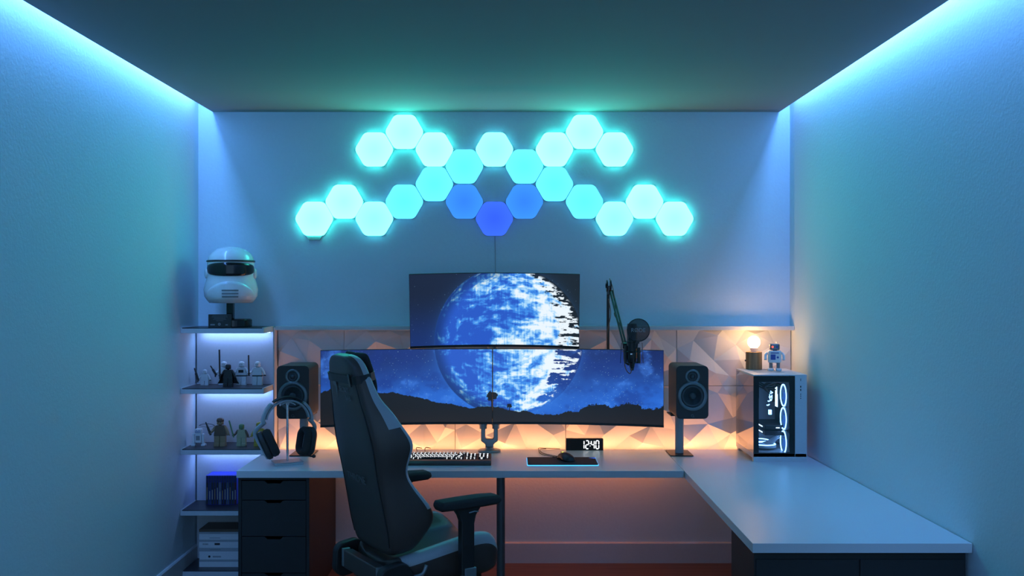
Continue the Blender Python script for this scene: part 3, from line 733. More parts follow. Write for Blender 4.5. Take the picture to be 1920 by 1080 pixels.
for s in (-1, 1):
    tilt = R(20)*s*(-1) if s < 0 else R(-9)
    yaw = R(-14) if s < 0 else R(16)
    # outer yoke sleeve
    pts = [(s*.1215*math.cos(a), 0, zcn-.004+.1185*math.sin(a)) for a in [R(50)-R(54)*i/10 for i in range(11)]]
    bm = B(); band(pts if s < 0 else pts[::-1], lambda q: .044, .012, bm); mk('yoke', bm, M['ltgrey'], t, local=True, bevel=.003)
    cxx, czz = s*.095, zcn-.115
    A = Matrix.Translation((cxx, 0, czz)) @ Matrix.Rotation(yaw, 4, 'Z') @ Matrix.Rotation(R(-24) if s < 0 else R(10), 4, 'Y')
    def oval(w_, h_): return rrect(w_, h_, min(w_, h_)*.46, seg=8)
    YZ = lambda a, b, d: A @ Vector((d*s, a, b))
    bm = B(); 
    r_ = []
    for wv, dv in ((.092, .008), (.106, .014), (.106, .030), (.092, .040)): r_.append([bm.verts.new(YZ(x, y, dv)) for x, y in oval(wv, wv+.050)])
    rings(bm, r_); mk('ear_cup', bm, M['black'], t, local=True, smooth=False, bevel=.001)
    bm = B()
    rr_ = [[bm.verts.new(YZ(x, y, dv)) for x, y in oval(wv, wv+.050)] for wv, dv in ((.050, -.006), (.050, -.020), (.060, -.030), (.084, -.030), (.102, -.018), (.102, .002), (.090, .0075), (.050, .0075))]
    rings(bm, rr_, closed=True); mk('ear_cushion', bm, M['suede'], t, local=True, smooth=True)
    bm = B(); prism(bm, oval(.045, .10), YZ, .0, .004); mk('inner_mesh', bm, M['ltgrey'], t, local=True)
    bm = B(); tube(bm, [YZ(x, y, .0405) for x, y in rrect(.062, .110, .022, seg=6)], .0022, 6, closed=True); mk('trim_ring', bm, M['ltgrey'], t, local=True)
    arm = [(s*.117, 0, zcn+.0), A @ Vector((s*.040, 0, .088)), A @ Vector((s*.048, 0, .05)), A @ Vector((s*.046, 0, .0)), A @ Vector((s*.040, 0, -.07))]
    bm = B(); tube(bm, smoothpath(arm, 6), [.012-.0002*i for i in range(25)], 8); mk('swivel_arm', bm, M['ltgrey'], t, local=True, smooth=True)
bm = B(); q = Vector((.10, 0, zcn-.185)); tube(bm, [q+Vector((.0, -.02, .0)), q+Vector((.014, -.028, -.008)), q+Vector((.026, -.034, -.009))], .004, 8); lathe(bm, [(0, -.010), (.008, -.007), (.010, 0), (.008, .007), (0, .010)], q+Vector((.032, -.036, -.008)), (1, .2, -.2), 12); mk('microphone_tip', bm, M['black'], t, local=True, smooth=True)

# ================================================================ COMPUTER CASE
cx0, cx1, cy0, cy1, cz0, cz1 = 1.292, 1.578, 5.326, 5.745, ZD, 1.152
t = thing('computer_case', 'white glass sided computer case with glowing blue fans', 'computer', ((cx0+cx1)/2, (cy0+cy1)/2, ZD))
bm = B(); box(bm, cx0, cx1, cy0, cy1, cz1-.010, cz1); 
top = mk('top_panel', bm, M['case'], t, bevel=.001)
bm = B()
for i in range(14): box(bm, cx0+.05+i*.011, cx0+.055+i*.011, cy0+.12, cy1-.05, cz1-.0005, cz1+.0008)
mk('vent', bm, M['ltgrey'], top)
bm = B(); box(bm, cx0, cx1, cy0, cy1, cz0+.018, cz0+.044); mk('bottom_panel', bm, M['case'], t, bevel=.001)
bm = B(); box(bm, cx0, cx1, cy0, cy0+.03, cz0, cz0+.018)
for y in (cy1-.05,): box(bm, cx0+.005, cx0+.03, y, y+.045, cz0, cz0+.018); box(bm, cx1-.03, cx1-.005, y, y+.045, cz0, cz0+.018)
mk('foot', bm, M['case'], t, bevel=.001)
bm = B(); box(bm, cx1-.003, cx1, cy0+.002, cy1, cz0+.044, cz1-.010); mk('right_panel', bm, M['case'], t)
bm = B(); box(bm, cx0+.002, cx1-.003, cy1-.003, cy1, cz0+.044, cz1-.010); mk('rear_panel', bm, M['case'], t)
xs_ = cx0+.222
bm = B(); box(bm, xs_, cx1-.003, cy0, cy0+.012, cz0+.026, cz1-.010); fp = mk('front_strip', bm, M['case'], t, bevel=.0008)
bm = B(); q = (xs_+cx1)/2-.002
for zz_, h_, w_ in ((1.118, .014, .003), (1.083, .010, .006), (1.066, .010, .006)): box(bm, q-w_/2, q+w_/2, cy0-.0008, cy0, zz_, zz_+h_)
for zz_ in (1.048, 1.038, 1.026): cyl(bm, (q, cy0-.0008, zz_), (q, cy0, zz_), .0028, seg=12)
mk('ports', bm, M['black'], fp)
# front glass with black border
zg0, zg1 = cz0+.027, cz1-.006
gx0, gx1 = cx0, xs_-.001; bx0, bx1, bz0, bz1 = cx0+.028, xs_-.032, zg0+.022, zg1-.032
bm = B()
box(bm, gx0, bx0, cy0, cy0+.004, zg0, zg1); box(bm, bx1, gx1, cy0, cy0+.004, zg0, zg1); box(bm, bx0, bx1, cy0, cy0+.004, zg0, bz0); box(bm, bx0, bx1, cy0, cy0+.004, bz1, zg1)
mk('front_border', bm, M['black_gloss'], t)
bm = B(); box(bm, bx0, bx1, cy0+.001, cy0+.004, bz0, bz1); mk('front_glass', bm, M['glass_front'], t)
bm = B(); box(bm, cx0, cx0+.003, cy0+.005, cy1, cz0+.044, cz1-.010); mk('side_glass', bm, M['glass'], t)
# inside
bm = B(); box(bm, cx1-.062, cx1-.058, cy0+.03, cy1-.01, cz0+.05, cz1-.012); tray = mk('motherboard_tray', bm, M['case'], t)
bm = B(); box(bm, cx1-.072, cx1-.062, cy0+.175, cy1-.04, cz0+.16, cz1-.09); mk('motherboard', bm, M['black'], t)
def fan(c, ax, label=None):
    bm = B(); c = Vector(c); ax = Vector(ax)
    lathe(bm, [(.054, -.012), (.054, .002), (.056, .004), (.060, .004), (.062, .002), (.062, -.012)], c, ax, 40); f = mk('fan', bm, M['white_matt'], t, smooth=True)
    bm = B(); u, v = frame_of(ax); tube(bm, [c+ax*.005+(u*math.cos(2*PI*k/40)+v*math.sin(2*PI*k/40))*.058 for k in range(40)], .0034, 8, closed=True); mk('light_ring', bm, M['ring_led'], f)
    bm = B(); lathe(bm, [(.018, -.008), (.018, .002), (.014, .004), (0, .004)], c, ax, 24)
    for k in range(7):
        a = 2*PI*k/7
        p = lambda r, a_, h: c+(u*math.cos(a_)+v*math.sin(a_))*r+ax*h
        f4 = [bm.verts.new(p(.017, a, .001)), bm.verts.new(p(.052, a+.35, .001)), bm.verts.new(p(.052, a+.95, -.008)), bm.verts.new(p(.017, a+.6, -.008))]
        bm.faces.new(f4)
    mk('rotor', bm, M['rotor'], f)
zf = [P(0, y, 5.42).z for y in (740.5, 784, 827.5)]
for z in zf: fan((cx1-.100, 5.405, z), (-1, 0, 0))
for y in (5.49, 5.625): fan((cx0+.10, y, cz0+.066), (0, 0, 1))
# memory, cooler, graphics card, tubes
for i in range(4):
    bm = B(); box(bm, cx1-.112, cx1-.072, cy0+.165+i*.012, cy0+.170+i*.012, .955, 1.075); rmm = mk('memory_module', bm, M['black'], t)
    bm = B(); box(bm, cx1-.1165, cx1-.1125, cy0+.165+i*.012, cy0+.170+i*.012, .96, 1.07 if i % 2 else 1.03); mk('light_bar', bm, M['ram_led'], rmm)
bm = B(); lathe(bm, [(.034, 0), (.034, .045), (.030, .05), (0, .05)], (cx1-.072, cy0+.27, 1.01), (-1, 0, 0), 28); pc = mk('pump', bm, M['black'], t, smooth=False)
bm = B(); tube(bm, [(cx1-.123, cy0+.27+.026*math.cos(2*PI*k/24), 1.01+.026*math.sin(2*PI*k/24)) for k in range(24)], .0025, 6, closed=True); mk('light_ring', bm, M['ring_led'], pc)
for k_, y_ in enumerate((cy0+.25, cy0+.29)):
    bm = B(); tube(bm, smoothpath([(cx1-.12, y_, 1.02), (cx1-.17, y_-.04, 1.06), (cx1-.17, y_-.12, 1.09), (cx1-.14, y_-.16, 1.115)], 6), .006, 10); mk('coolant_hose', bm, M['cable'], t, smooth=True)
bm = B(); box(bm, cx1-.20, cx1-.072, cy0+.10, cy1-.06, .845, .868); box(bm, cx1-.20, cx1-.072, cy0+.10, cy1-.06, .812, .838); gp = mk('graphics_card', bm, M['black'], t, bevel=.003)
bm = B(); box(bm, cx1-.14, cx1-.12, cy0+.0975, cy0+.0995, .852, .857); box(bm, cx1-.202, cx1-.2003, cy0+.15, cy0+.30, .852, .858); box(bm, cx1-.202, cx1-.2003, cy0+.15, cy0+.24, .820, .826); mk('light_bar', bm, M['ram_led'], gp)
bm = B(); box(bm, cx0+.03, cx1-.07, cy0+.05, cy1-.06, cz1-.045, cz1-.014); mk('radiator', bm, M['grey'], t, bevel=.002)
bm = B()
for i in range(9): box(bm, cx1-.080-i*.0, cx1-.0723, cy1-.055+i*.0, cy1-.05, .74, .742)
for i in range(7): box(bm, cx0+.04+i*.014, cx0+.048+i*.014, cy1-.006, cy1-.0035, .98, 1.10)
mk('rear_grille', bm, M['black'], t)
for i in range(5):
    bm = B(); tube(bm, smoothpath([(cx1-.075, cy0+.17+i*.02, .80+i*.02), (cx1-.12, cy0+.14, .79+i*.01), (cx1-.16, cy0+.09+i*.01, .772+.004*i), (cx1-.20, cy0+.10+i*.012, .765)], 6), .0035, 8); mk('wire', bm, M['white_matt'], t, smooth=True)
for i in range(3):
    bm = B(); tube(bm, smoothpath([(cx1-.068, cy0+.16, 1.06-i*.014), (cx1-.10, cy0+.19, 1.085-i*.016), (cx1-.15, cy0+.24, 1.07-i*.012), (cx1-.19, cy0+.30, 1.09-i*.012)], 6), .0042, 8); mk('wire', bm, M['cable'], t, smooth=True)
for i in range(4):  # extra glowing spots added to make the case interior brighter and bluer
    bm = B(); tube(bm, smoothpath([(cx1-.15-i*.006, cy0+.13, 1.045-i*.022), (cx1-.158-i*.006, cy0+.125, 1.040-i*.022), (cx1-.166-i*.006, cy0+.12, 1.042-i*.022)], 4), .0028, 8); mk('added_lit_spot', bm, M['ring_led'], t, smooth=True)
bm = B(); box(bm, cx1-.175, cx1-.160, cy0+.11, cy0+.125, .925, .950); mk('added_lit_block', bm, M['ring_led'], t)  # one more glowing block added to liven up the dark interior

# lamp on the case
lc = P(1413.5, 692, 5.68)
t = thing('bulb_lamp', 'small wooden block lamp with a glowing bare bulb on the computer', 'lamp', (lc.x, 5.68, cz1+.0008))
bm = B(); lathe(bm, [(.044, 0), (.0455, .001), (.0455, .098), (.044, .0995), (.016, .0995), (.016, .096)], seg=44); mk('wooden_base', bm, M['lampwood'], t, local=True, smooth=False)
bm = B(); cyl(bm, (-.052, -.004, .05), (-.0445, -.004, .05), .005, seg=12); mk('switch_knob', bm, M['black'], t, local=True)
bm = B(); lathe(bm, [(.0155, .0962), (.0155, .106), (.019, .108), (.023, .122)], seg=28); mk('socket', bm, M['white_matt'], t, local=True, smooth=False)
bm = B(); lathe(bm, [(0.0, .1225)]+[(.0355*math.sin(PI*(1-k/14)*.84), .1555-.0355*math.cos(PI*(1-k/14)*.84)*-1*-1) for k in range(15)][::-1][:0]+[(.0355*math.sin(a), .155-.0355*math.cos(a)) for a in [R(40)+(PI-R(40))*k/16 for k in range(17)]], seg=32); mk('bulb', bm, M['bulb'], t, local=True, smooth=True)

# plain toy robot on the case
rc = P(1451, 694, 5.60)
t = thing('toy_robot', 'small white and blue toy robot standing beside the bulb lamp', 'toy robot', (rc.x, 5.585, cz1+.0008), R(-12))
bm = B(); prism(bm, rrect(.074, .052, .018), XY, .045, .112); mk('body', bm, M['white_matt'], t, local=True, bevel=.006, seg=3)
bm = B(); prism(bm, rrect(.056, .046, .012), XY, .116, .150); hd = mk('head', bm, M['ring'], t, local=True, bevel=.006, seg=3)
bm = B(); cyl(bm, (0, 0, .110), (0, 0, .118), .014); mk('neck', bm, M['toy_blue'], t, local=True)
for s in (-1, 1):
    bm = B(); cyl(bm, (s*.012, -.0235, .134), (s*.012, -.026, .134), .0065); mk('eye', bm, M['toy_blue'] if s > 0 else M['red_led'], hd, local=True)
    bm = B(); tube(bm, smoothpath([(s*.038, 0, .100), (s*.049, -.002, .088), (s*.050, -.010, .060)], 5), .0075, 10); mk('arm', bm, M['white_matt'], t, local=True, smooth=True)
    bm = B(); cyl(bm, (s*.020, 0, .012), (s*.020, 0, .047), .010); mk('leg', bm, M['grey'], t, local=True)
    bm = B(); prism(bm, rrect(.032, .048, .010, s*.022, -.004), XY, 0, .014); mk('foot', bm, M['white_matt'], t, local=True, bevel=.004)
bm = B(); box(bm, -.022, .004, -.0275, -.0262, .062, .092); box(bm, -.022, .022, -.0275, -.0262, .098, .103); cyl(bm, (.016, -.0262, .076), (.016, -.0275, .076), .006); mk('chest_panel', bm, M['toy_blue'], t, local=True)
bm = B(); cyl(bm, (0.01, 0, .150), (.01, 0, .162), .0015); mk('antenna', bm, M['chrome'], t, local=True)

# ================================================================ MICROPHONE ARM
t = thing('boom_stand', 'black jointed microphone boom arm rising behind the right monitor', 'boom stand', (P(1141, 0, 5.62).x, 5.62, 1.02))
p_t = P(1141, 536, 5.62); ax_ = p_t.x
p_j2 = P(1172, 648, 5.30)
bm = B(); box(bm, ax_-.025, ax_+.025, 5.795, 5.803, 1.02, 1.09); box(bm, ax_-.012, ax_+.012, 5.62, 5.796, 1.045, 1.065); cyl(bm, (ax_-.003, 5.62, 1.03), (ax_-.003, 5.62, 1.08), .018); mk('wall_bracket', bm, M['black'], t, bevel=.002)
bm = B(); cyl(bm, (ax_-.004, 5.62, 1.03), (ax_-.002, 5.62, p_t.z-.03), .0085, seg=16); mk('lower_arm', bm, M['black'], t)
bm = B()
for dx in (-.010, .010): cyl(bm, (ax_+dx-.004, 5.61, p_t.z), (ax_+dx+.004, 5.61, p_t.z), .033, seg=28)
for dx in (-.010,): lathe(bm, [(.014, 0), (.014, .004), (.007, .004), (.007, .001)], (ax_+dx-.004, 5.61, p_t.z), (-1, 0, 0), 20)
box(bm, ax_-.010, ax_+.010, 5.60, 5.63, p_t.z-.05, p_t.z); mk('elbow_joint', bm, M['black_gloss'], t, bevel=.002)
bm = B(); A0 = P(1146, 545, 5.60); 
for d_ in (Vector((-.007, 0, 0)), Vector((.007, 0, 0))): cyl(bm, A0+d_, p_j2+d_, .0055, seg=12)
mk('upper_arm', bm, M['black'], t)
bm = B(); cyl(bm, p_j2+Vector((-.012, 0, 0)), p_j2+Vector((.012, 0, 0)), .016, seg=20); tube(bm, smoothpath([p_j2, p_j2+Vector((-.004, -.01, -.04)), P(1172, 678, 5.27), P(1180, 684, 5.26)], 5), .006, 8); mk('end_joint', bm, M['black'], t)
bm = B(); tube(bm, smoothpath([P(1143, 522, 5.60), P(1150, 545, 5.57), P(1154, 580, 5.52), P(1152, 590, 5.48), P(1163, 610, 5.41), P(1172, 645, 5.31), P(1171, 680, 5.25), P(1175, 695, 5.22), P(1182, 700, 5.22), P(1185, 688, 5.235)], 6), .0024, 8)
tube(bm, smoothpath([P(1141, 560, 5.60), P(1145, 590, 5.60), P(1139, 620, 5.60), P(1138, 650, 5.60), P(1140, 670, 5.60)], 6), .0022, 8)
mk('cable', bm, M['copper'], t, smooth=True)
mc = P(1185, 648, 5.24)
t = thing('microphone', 'black studio microphone hanging before the right monitor in a shock mount', 'microphone', (mc.x, 5.24, P(0, 690, 5.24).z))
zb0, zb1 = P(0, 682, 5.24).z, P(0, 607, 5.24).z
bm = B(); lathe(bm, [(.012, zb0-.018), (.016, zb0), (.022, zb0+.012), (.026, zb0+.03), (.027, zb0+.11), (.029, zb0+.112), (.029, zb0+.120), (.027, zb0+.122), (.027, zb1-.02), (.024, zb1), (.022, zb1+.001), (0, zb1+.001)], (mc.x, 5.24, 0), seg=32); mk('body', bm, M['black'], t, smooth=False)
bm = B(); cyl(bm, (mc.x, 5.24, zb0-.035), (mc.x, 5.24, zb0-.016), .009, .012); mk('plug', bm, M['black_gloss'], t)
bm = B(); q = P(1184, 664, 5.21); box(bm, q.x-.005, q.x+.005, 5.2125, 5.2145, q.z-.003, q.z+.003); mk('badge', bm, M['chrome'], t)
sm = thing('shock_mount', 'black wire shock mount gripping the microphone', 'shock mount', (mc.x, 5.24, zb0))
def ringpts(rx, z, n=28, ry=None): return [(mc.x+rx*math.cos(2*PI*k/n), 5.24+(ry or rx)*math.sin(2*PI*k/n), z) for k in range(n)]
zr1, zr2 = P(0, 659, 5.24).z, P(0, 679, 5.24).z
bm = B(); tube(bm, ringpts(.050, zr1, ry=.045), .0026, 8, closed=True); tube(bm, ringpts(.034, zr2), .0028, 8, closed=True); mk('hoops', bm, M['black_gloss'], sm)
for (dx, dy) in ((-.060, 0), (.058, 0), (.0, -.055), (0, .055)):
    bm = B(); zt_ = zr1+.045 if dy == 0 else zr1+.02
    cyl(bm, (mc.x+dx*.92, 5.24+dy*.92, zt_), (mc.x+dx*1.02, 5.24+dy*1.02, zr2-.005), .0015, seg=8); mk('elastic_cord', bm, M['copper'] if dx > 0 else M['black'], sm)
bm = B(); xx = mc.x+.033; cyl(bm, (xx, 5.22, zr2-.004), (xx, 5.22, zr1+.022), .009, seg=14); cyl(bm, (mc.x-.033, 5.24, zr2-.004), (mc.x-.033, 5.24, zr1+.03), .008, seg=14); box(bm, mc.x-.036, mc.x+.036, 5.235, 5.246, zr2-.006, zr2+.001); mk('bracket', bm, M['black'], sm)
pf = P(1197, 619, 5.17); pr = 21.0*5.17/F
t = thing('pop_filter', 'round dark pop filter in front of the microphone', 'pop filter', (pf.x, 5.17, pf.z-pr-.03))
bm = B(); tube(bm, [(pf.x+pr*math.cos(2*PI*k/48), 5.17, pf.z+pr*math.sin(2*PI*k/48)) for k in range(48)], .0026, 8, closed=True); mk('hoop', bm, M['black_gloss'], t, smooth=True)
bm = B(); prism(bm, [(pf.x+pr*math.cos(2*PI*k/48), pf.z+pr*math.sin(2*PI*k/48)) for k in range(48)], XZ, 5.1695, 5.1705); mk('gauze', bm, M['mesh'], t)
bm = text_bm('RØDE', .0285, .0003); bm.transform(Matrix.Translation((pf.x-.001, 5.1685, pf.z-.001)) @ Matrix.Rotation(R(90), 4, 'X')); mk('lettering', bm, mat('pop filter lettering', (.34, .36, .37), .7), t)
bm = B(); cyl(bm, (pf.x-.005, 5.17, pf.z-pr), (pf.x-.006, 5.20, zr1+.02), .006, seg=12); box(bm, pf.x-.013, pf.x+.004, 5.165, 5.18, pf.z-pr-.012, pf.z-pr+.002); mk('holder', bm, M['black'], t)

# ================================================================ HELMET ON STAND (plain full face helmet)
hz = SH[0]; hX = P(433, 0, 5.66).x
t = thing('helmet_stand', 'black helmet stand with a small printed plaque on the top shelf', 'stand', (P(431, 0, 5.66).x, 5.67, hz))
bm = B(); lathe(bm, [(.118, 0), (.122, .003), (.122, .040), (.114, .046), (0, .046)], seg=48, sy=1, sx=.78); 
mk('base', bm, M['black_gloss'], t, local=True, smooth=False, bevel=.001)
bm = B(); box(bm, -.018, .020, -.018, .018, .046, .1365); mk('post', bm, M['black_gloss'], t, local=True, bevel=.003)
bm = B(); box(bm, -.092, .036, -.112, -.0985, .001, .074, ); pq = mk('plaque', bm, M['black'], t, local=True, bevel=.002)
bm = B()
for i, w_ in enumerate((.050, .056, .040, .046, .026)): box(bm, -.028-w_/2*1.6, -.028+w_/2*1.6, -.1128, -.112, .066-i*.007, .0672-i*.007)
box(bm, -.080, -.055, -.1128, -.112, .012, .020); lathe(bm, [(.008, 0), (.008, .0008), (.004, .0008), (.004, 0)], (-.03, -.112, .019), (0, -1, 0), 20); box(bm, .004, .018, -.1128, -.112, .012, .018)
mk('print', bm, M['grey'], pq, local=True)
t = thing('helmet', 'glossy white full face helmet with a dark visor on a black stand', 'helmet', (hX, 5.66, P(0, 568, 5.66).z), R(14))
HZ = 106*5.66/F   # height
bm = B(); rs = []; nseg = 48
prof = [(0.0, .118, .120), (.05, .132, .135), (.12, .146, .150), (.24, .150, .155), (.36, .140, .152), (.46, .130, .150), (.60, .129, .152), (.70, .130, .150), (.80, .124, .142), (.88, .108, .122), (.94, .083, .094), (.98, .048, .055), (1.0, .006, .006)]
for tt, rx, ry in prof:
    rs.append([bm.verts.new((rx*math.copysign(abs(math.cos(a))**.9, math.cos(a)), ry*math.copysign(abs(math.sin(a))**.9, math.sin(a)) + .012*(1-tt), tt*HZ)) for a in [2*PI*k/nseg for k in range(nseg)]])
rings(bm, rs); mk('shell', bm, M['white'], t, local=True, smooth=True)
def onshell(a, tt, off):
    k_ = 0
    while k_ < len(prof)-2 and prof[k_+1][0] < tt: k_ += 1
    a0, a1 = prof[k_], prof[k_+1]; s = (tt-a0[0])/(a1[0]-a0[0]); rx = a0[1]+(a1[1]-a0[1])*s+off; ry = a0[2]+(a1[2]-a0[2])*s+off
    return Vector((rx*math.copysign(abs(math.cos(a))**.9, math.cos(a)), ry*math.copysign(abs(math.sin(a))**.9, math.sin(a))+.012*(1-tt), tt*HZ))
def patch(a0, a1, lo, hi, off, th_, n=28, m=5):
    bm = B(); g = []
    for i in range(n+1):
        a = a0+(a1-a0)*i/n; l_ = lo(i/n); h_ = hi(i/n)
        g.append([bm.verts.new(onshell(a, l_+(h_-l_)*j/m, off)) for j in range(m+1)] + [bm.verts.new(onshell(a, l_+(h_-l_)*j/m, off-th_)) for j in range(m, -1, -1)])
    rings(bm, g); return bm
vis = lambda s: math.sin(PI*s)**.35
mk('visor', patch(R(-165), R(-15), lambda s: .60-.13*vis(s), lambda s: .60+.105*vis(s), .004, .006), M['black_gloss'], t, local=True, smooth=True)
mk('brow_band', patch(R(-180), R(0), lambda s: .722, lambda s: .752, .006, .010, 40, 2), M['black'], t, local=True, smooth=True)
mk('chin_guard', patch(R(-150), R(-30), lambda s: .04, lambda s: .04+.33*math.sin(PI*s)**.6+.01, .010, .014, 28, 6), M['white'], t, local=True, smooth=True)
for k_ in range(3):
    mk('vent_slot', patch(R(-104), R(-76), lambda q: .10+.055*k_, lambda q: .125+.055*k_, .0125, .006, 10, 1), M['grey'], t, local=True)
for s in (-8, -172):
    c_ = onshell(R(s), .52, .0); n_ = Vector((c_.x, c_.y, 0)).normalized()
    bm = B(); lathe(bm, [(.028, -.01), (.028, .008), (.022, .012), (0, .012)], c_, n_, 28); mk('visor_hinge', bm, M['white'], t, local=True, smooth=False)

# ================================================================ TOY FIGURES (plain block figures)
def figure(px, Y, z, h, cols, label, rz=0, cape=False, legless=False, arm_up=False, belt=None, grp='toy block figures on the corner shelves', hood=None):
    head, torso, arm, legc, hand = cols
    X = (px-960)/F*Y
    t = thing('toy_figure', label, 'toy figure', (X, Y, z), rz, grp)
    u = h/4.0
    lh = 1.35*u if not legless else .85*u
    for s in (-1, 1):
        bm = B(); box(bm, s*.39*u-.36*u, s*.39*u+.36*u, -.42*u, .38*u, 0, lh*.35); box(bm, s*.39*u-.36*u, s*.39*u+.36*u, -.28*u, .30*u, lh*.35, lh)
        mk('leg', bm, legc, t, local=True, bevel=.0012)
    bm = B(); box(bm, -.78*u, .78*u, -.30*u, .32*u, lh, lh+.18*u); mk('belt', bm, belt or legc, t, local=True, bevel=.0008)
    z0 = lh+.18*u; z1 = z0+1.2*u
    bm = B(); a = [bm.verts.new((x*.78*u, y*.31*u, z0)) for x, y in ((-1,-1),(1,-1),(1,1),(-1,1))]; b = [bm.verts.new((x*.55*u, y*.28*u, z1)) for x, y in ((-1,-1),(1,-1),(1,1),(-1,1))]; rings(bm, [a, b]); mk('torso', bm, torso, t, local=True, bevel=.0015)
    hr = .44*u
    bm = B(); lathe(bm, [(.2*u, 0), (.2*u, .08*u), (hr, .12*u), (hr*1.02, .3*u), (hr*1.02, .65*u), (hr*.85, .82*u), (hr*.4, .9*u), (0, .92*u)], (0, 0, z1), seg=24); hd = mk('head', bm, head, t, local=True, smooth=True)
    if hood:
        bm = B(); lathe(bm, [(hr*1.08, .50*u), (hr*1.12, .62*u), (hr*.98, .86*u), (hr*.5, 1.0*u), (0, 1.03*u)], (0, .02*u, z1), seg=24); mk('cap', bm, hood, hd, local=True, smooth=True)
    bm = B(); box(bm, -.2*u, -.08*u, -hr*1.04, -hr*.9, z1+.42*u, z1+.5*u); box(bm, .08*u, .2*u, -hr*1.04, -hr*.9, z1+.42*u, z1+.5*u); mk('eyes', bm, M['black'], hd, local=True)
    hands = {}
    for s in (-1, 1):
        up = arm_up and s < 0
        e = Vector((s*.92*u, -.1*u, z0+.55*u)) ; f = Vector((s*1.12*u, -.5*u if up else -.2*u, z0+(.35*u if up else .05*u)))
        bm = B(); tube(bm, smoothpath([(s*.58*u, 0, z1-.12*u), e, f], 5), .19*u, 10); mk('arm', bm, arm, t, local=True, smooth=True)
        g = f+Vector((s*.06*u, -.12*u, -.08*u)); hands[s] = g
        bm = B(); tube(bm, [g+Vector((.16*u*math.cos(q), .16*u*math.sin(q), 0)) for q in [R(-60)+R(300)*k/10 for k in range(11)]], .07*u, 8); tube(bm, [f, g+Vector((0, .12*u, 0))], .1*u, 8); mk('hand', bm, hand, t, local=True, smooth=True)
    if cape:
        bm = B(); n = 12; rows_ = []
        for zz_, w_, d_ in ((z1, .62, .34), (z0+.6*u, 1.0, .45), (lh*.6, 1.5, .55), (lh*.35, 1.75, .55)):
            rows_.append([bm.verts.new((w_*u*math.sin(q), d_*u*math.cos(q)*1.0+.06*u*math.sin(5*q), zz_)) for q in [R(-105)+R(210)*k/n for k in range(n+1)]])
        for a_, b_ in zip(rows_, rows_[1:]):
            for k in range(n): bm.faces.new((a_[k], a_[k+1], b_[k+1], b_[k]))
        mk('cape', bm, M['black_matt'], t, local=True, smooth=True, solid=.0015)
    Mx = wm(t)
    return Mx @ hands[-1], Mx @ hands[1], u
W_, K_ = M['white_matt'], M['black']
S2, S3 = SH[1], SH[2]
gA = 'white toy block figures on the second shelf'
hA, _, u = figure(384, 5.72, S2, .116, (W_, W_, W_, W_, K_), 'short seated white toy figure at the left of the second shelf', legless=True, arm_up=True, grp=gA)
def gun(h, top, label, name='toy_blaster'):
    bm = B(); d = (Vector(top)-h); d.y = 0; n_ = d.normalized()
    tube(bm, [h-n_*.012, h+n_*.010, h+d*.55, h+d*.56, h+d], [.006, .007, .007, .004, .0035], 8); box(bm, h.x-.003, h.x+.003, h.y-.003, h.y+.003, h.z-.02, h.z)
    tag(mk(name, bm, M['black']), label, 'toy weapon')
gun(hA, hA+Vector((-.020, 0, .062)), 'small black toy blaster raised by the seated white figure')
hB, _, u = figure(420, 5.755, S2, .147, (W_, W_, W_, W_, K_), 'white toy figure half hidden behind the black caped one', arm_up=True, belt=K_, grp=gA)
gun(hB, hB+Vector((-.028, 0, .045)), 'small black toy blaster held beside the black caped figure')
hC, _, u = figure(428, 5.645, S2, .140, (K_, K_, K_, K_, K_), 'black toy figure in a long cape at the front of the second shelf', cape=True, arm_up=True, grp='dark toy figures')
q = P(410, 700, 5.62)
bm = B(); cyl(bm, (hC.x, hC.y, S2+.045), (hC.x-.003, hC.y, P(0, 656, 5.6).z), .0048, seg=12); tag(mk('toy_staff', bm, M['black']), 'tall thin black toy staff held by the black caped figure', 'toy weapon')
hD, _, u = figure(453, 5.735, S2, .149, (W_, W_, W_, W_, K_), 'white toy figure with a dark square on its chest right of the caped one', belt=K_, grp=gA)
X_ = (453-960)/F*5.735; bm = B(); box(bm, X_-.014, X_+.014, 5.7188, 5.7225, S2+.072, S2+.088); tag(mk('chest_plate', bm, M['black']), 'tiny black square display on the chest of a white toy figure', 'display')
hE, _, u = figure(483, 5.735, S2, .149, (W_, W_, W_, W_, K_), 'rightmost white toy figure on the second shelf', arm_up=True, belt=K_, grp=gA)
bm = B(); cyl(bm, (hE.x, hE.y, hE.z-.012), (hE.x-.002, hE.y, P(0, 666, 5.7).z), .0044, seg=12); tag(mk('toy_staff', bm, M['black']), 'black toy staff held by the rightmost white figure', 'toy weapon')
# third shelf
X_ = (372-960)/F*5.65
t = thing('toy_robot', 'small white block robot with blue bands on the third shelf', 'toy robot', (X_, 5.655, S3))
bm = B(); prism(bm, rrect(.036, .030, .007), XY, .020, .072); mk('body', bm, W_, t, local=True, bevel=.002)
bm = B(); prism(bm, rrect(.040, .034, .008), XY, .0725, .098); hd = mk('head', bm, W_, t, local=True, bevel=.004)
bm = B(); box(bm, -.0155, .0155, -.0178, -.0168, .080, .084); box(bm, -.012, -.004, -.0178, -.0168, .089, .092); box(bm, .004, .012, -.0178, -.0168, .089, .092); mk('blue_band', bm, M['toy_blue'], hd, local=True)
bm = B(); box(bm, -.011, .011, -.016, -.0148, .034, .060); mk('chest_panel', bm, M['grey'], t, local=True)
for s in (-1, 1):
    bm = B(); box(bm, s*.027-.007, s*.027+.007, -.011, .011, .012, .070); mk('arm', bm, W_, t, local=True, bevel=.003)
    bm = B(); box(bm, s*.029-.012, s*.029+.012, -.016, .014, 0, .012); mk('foot', bm, W_, t, local=True, bevel=.003)
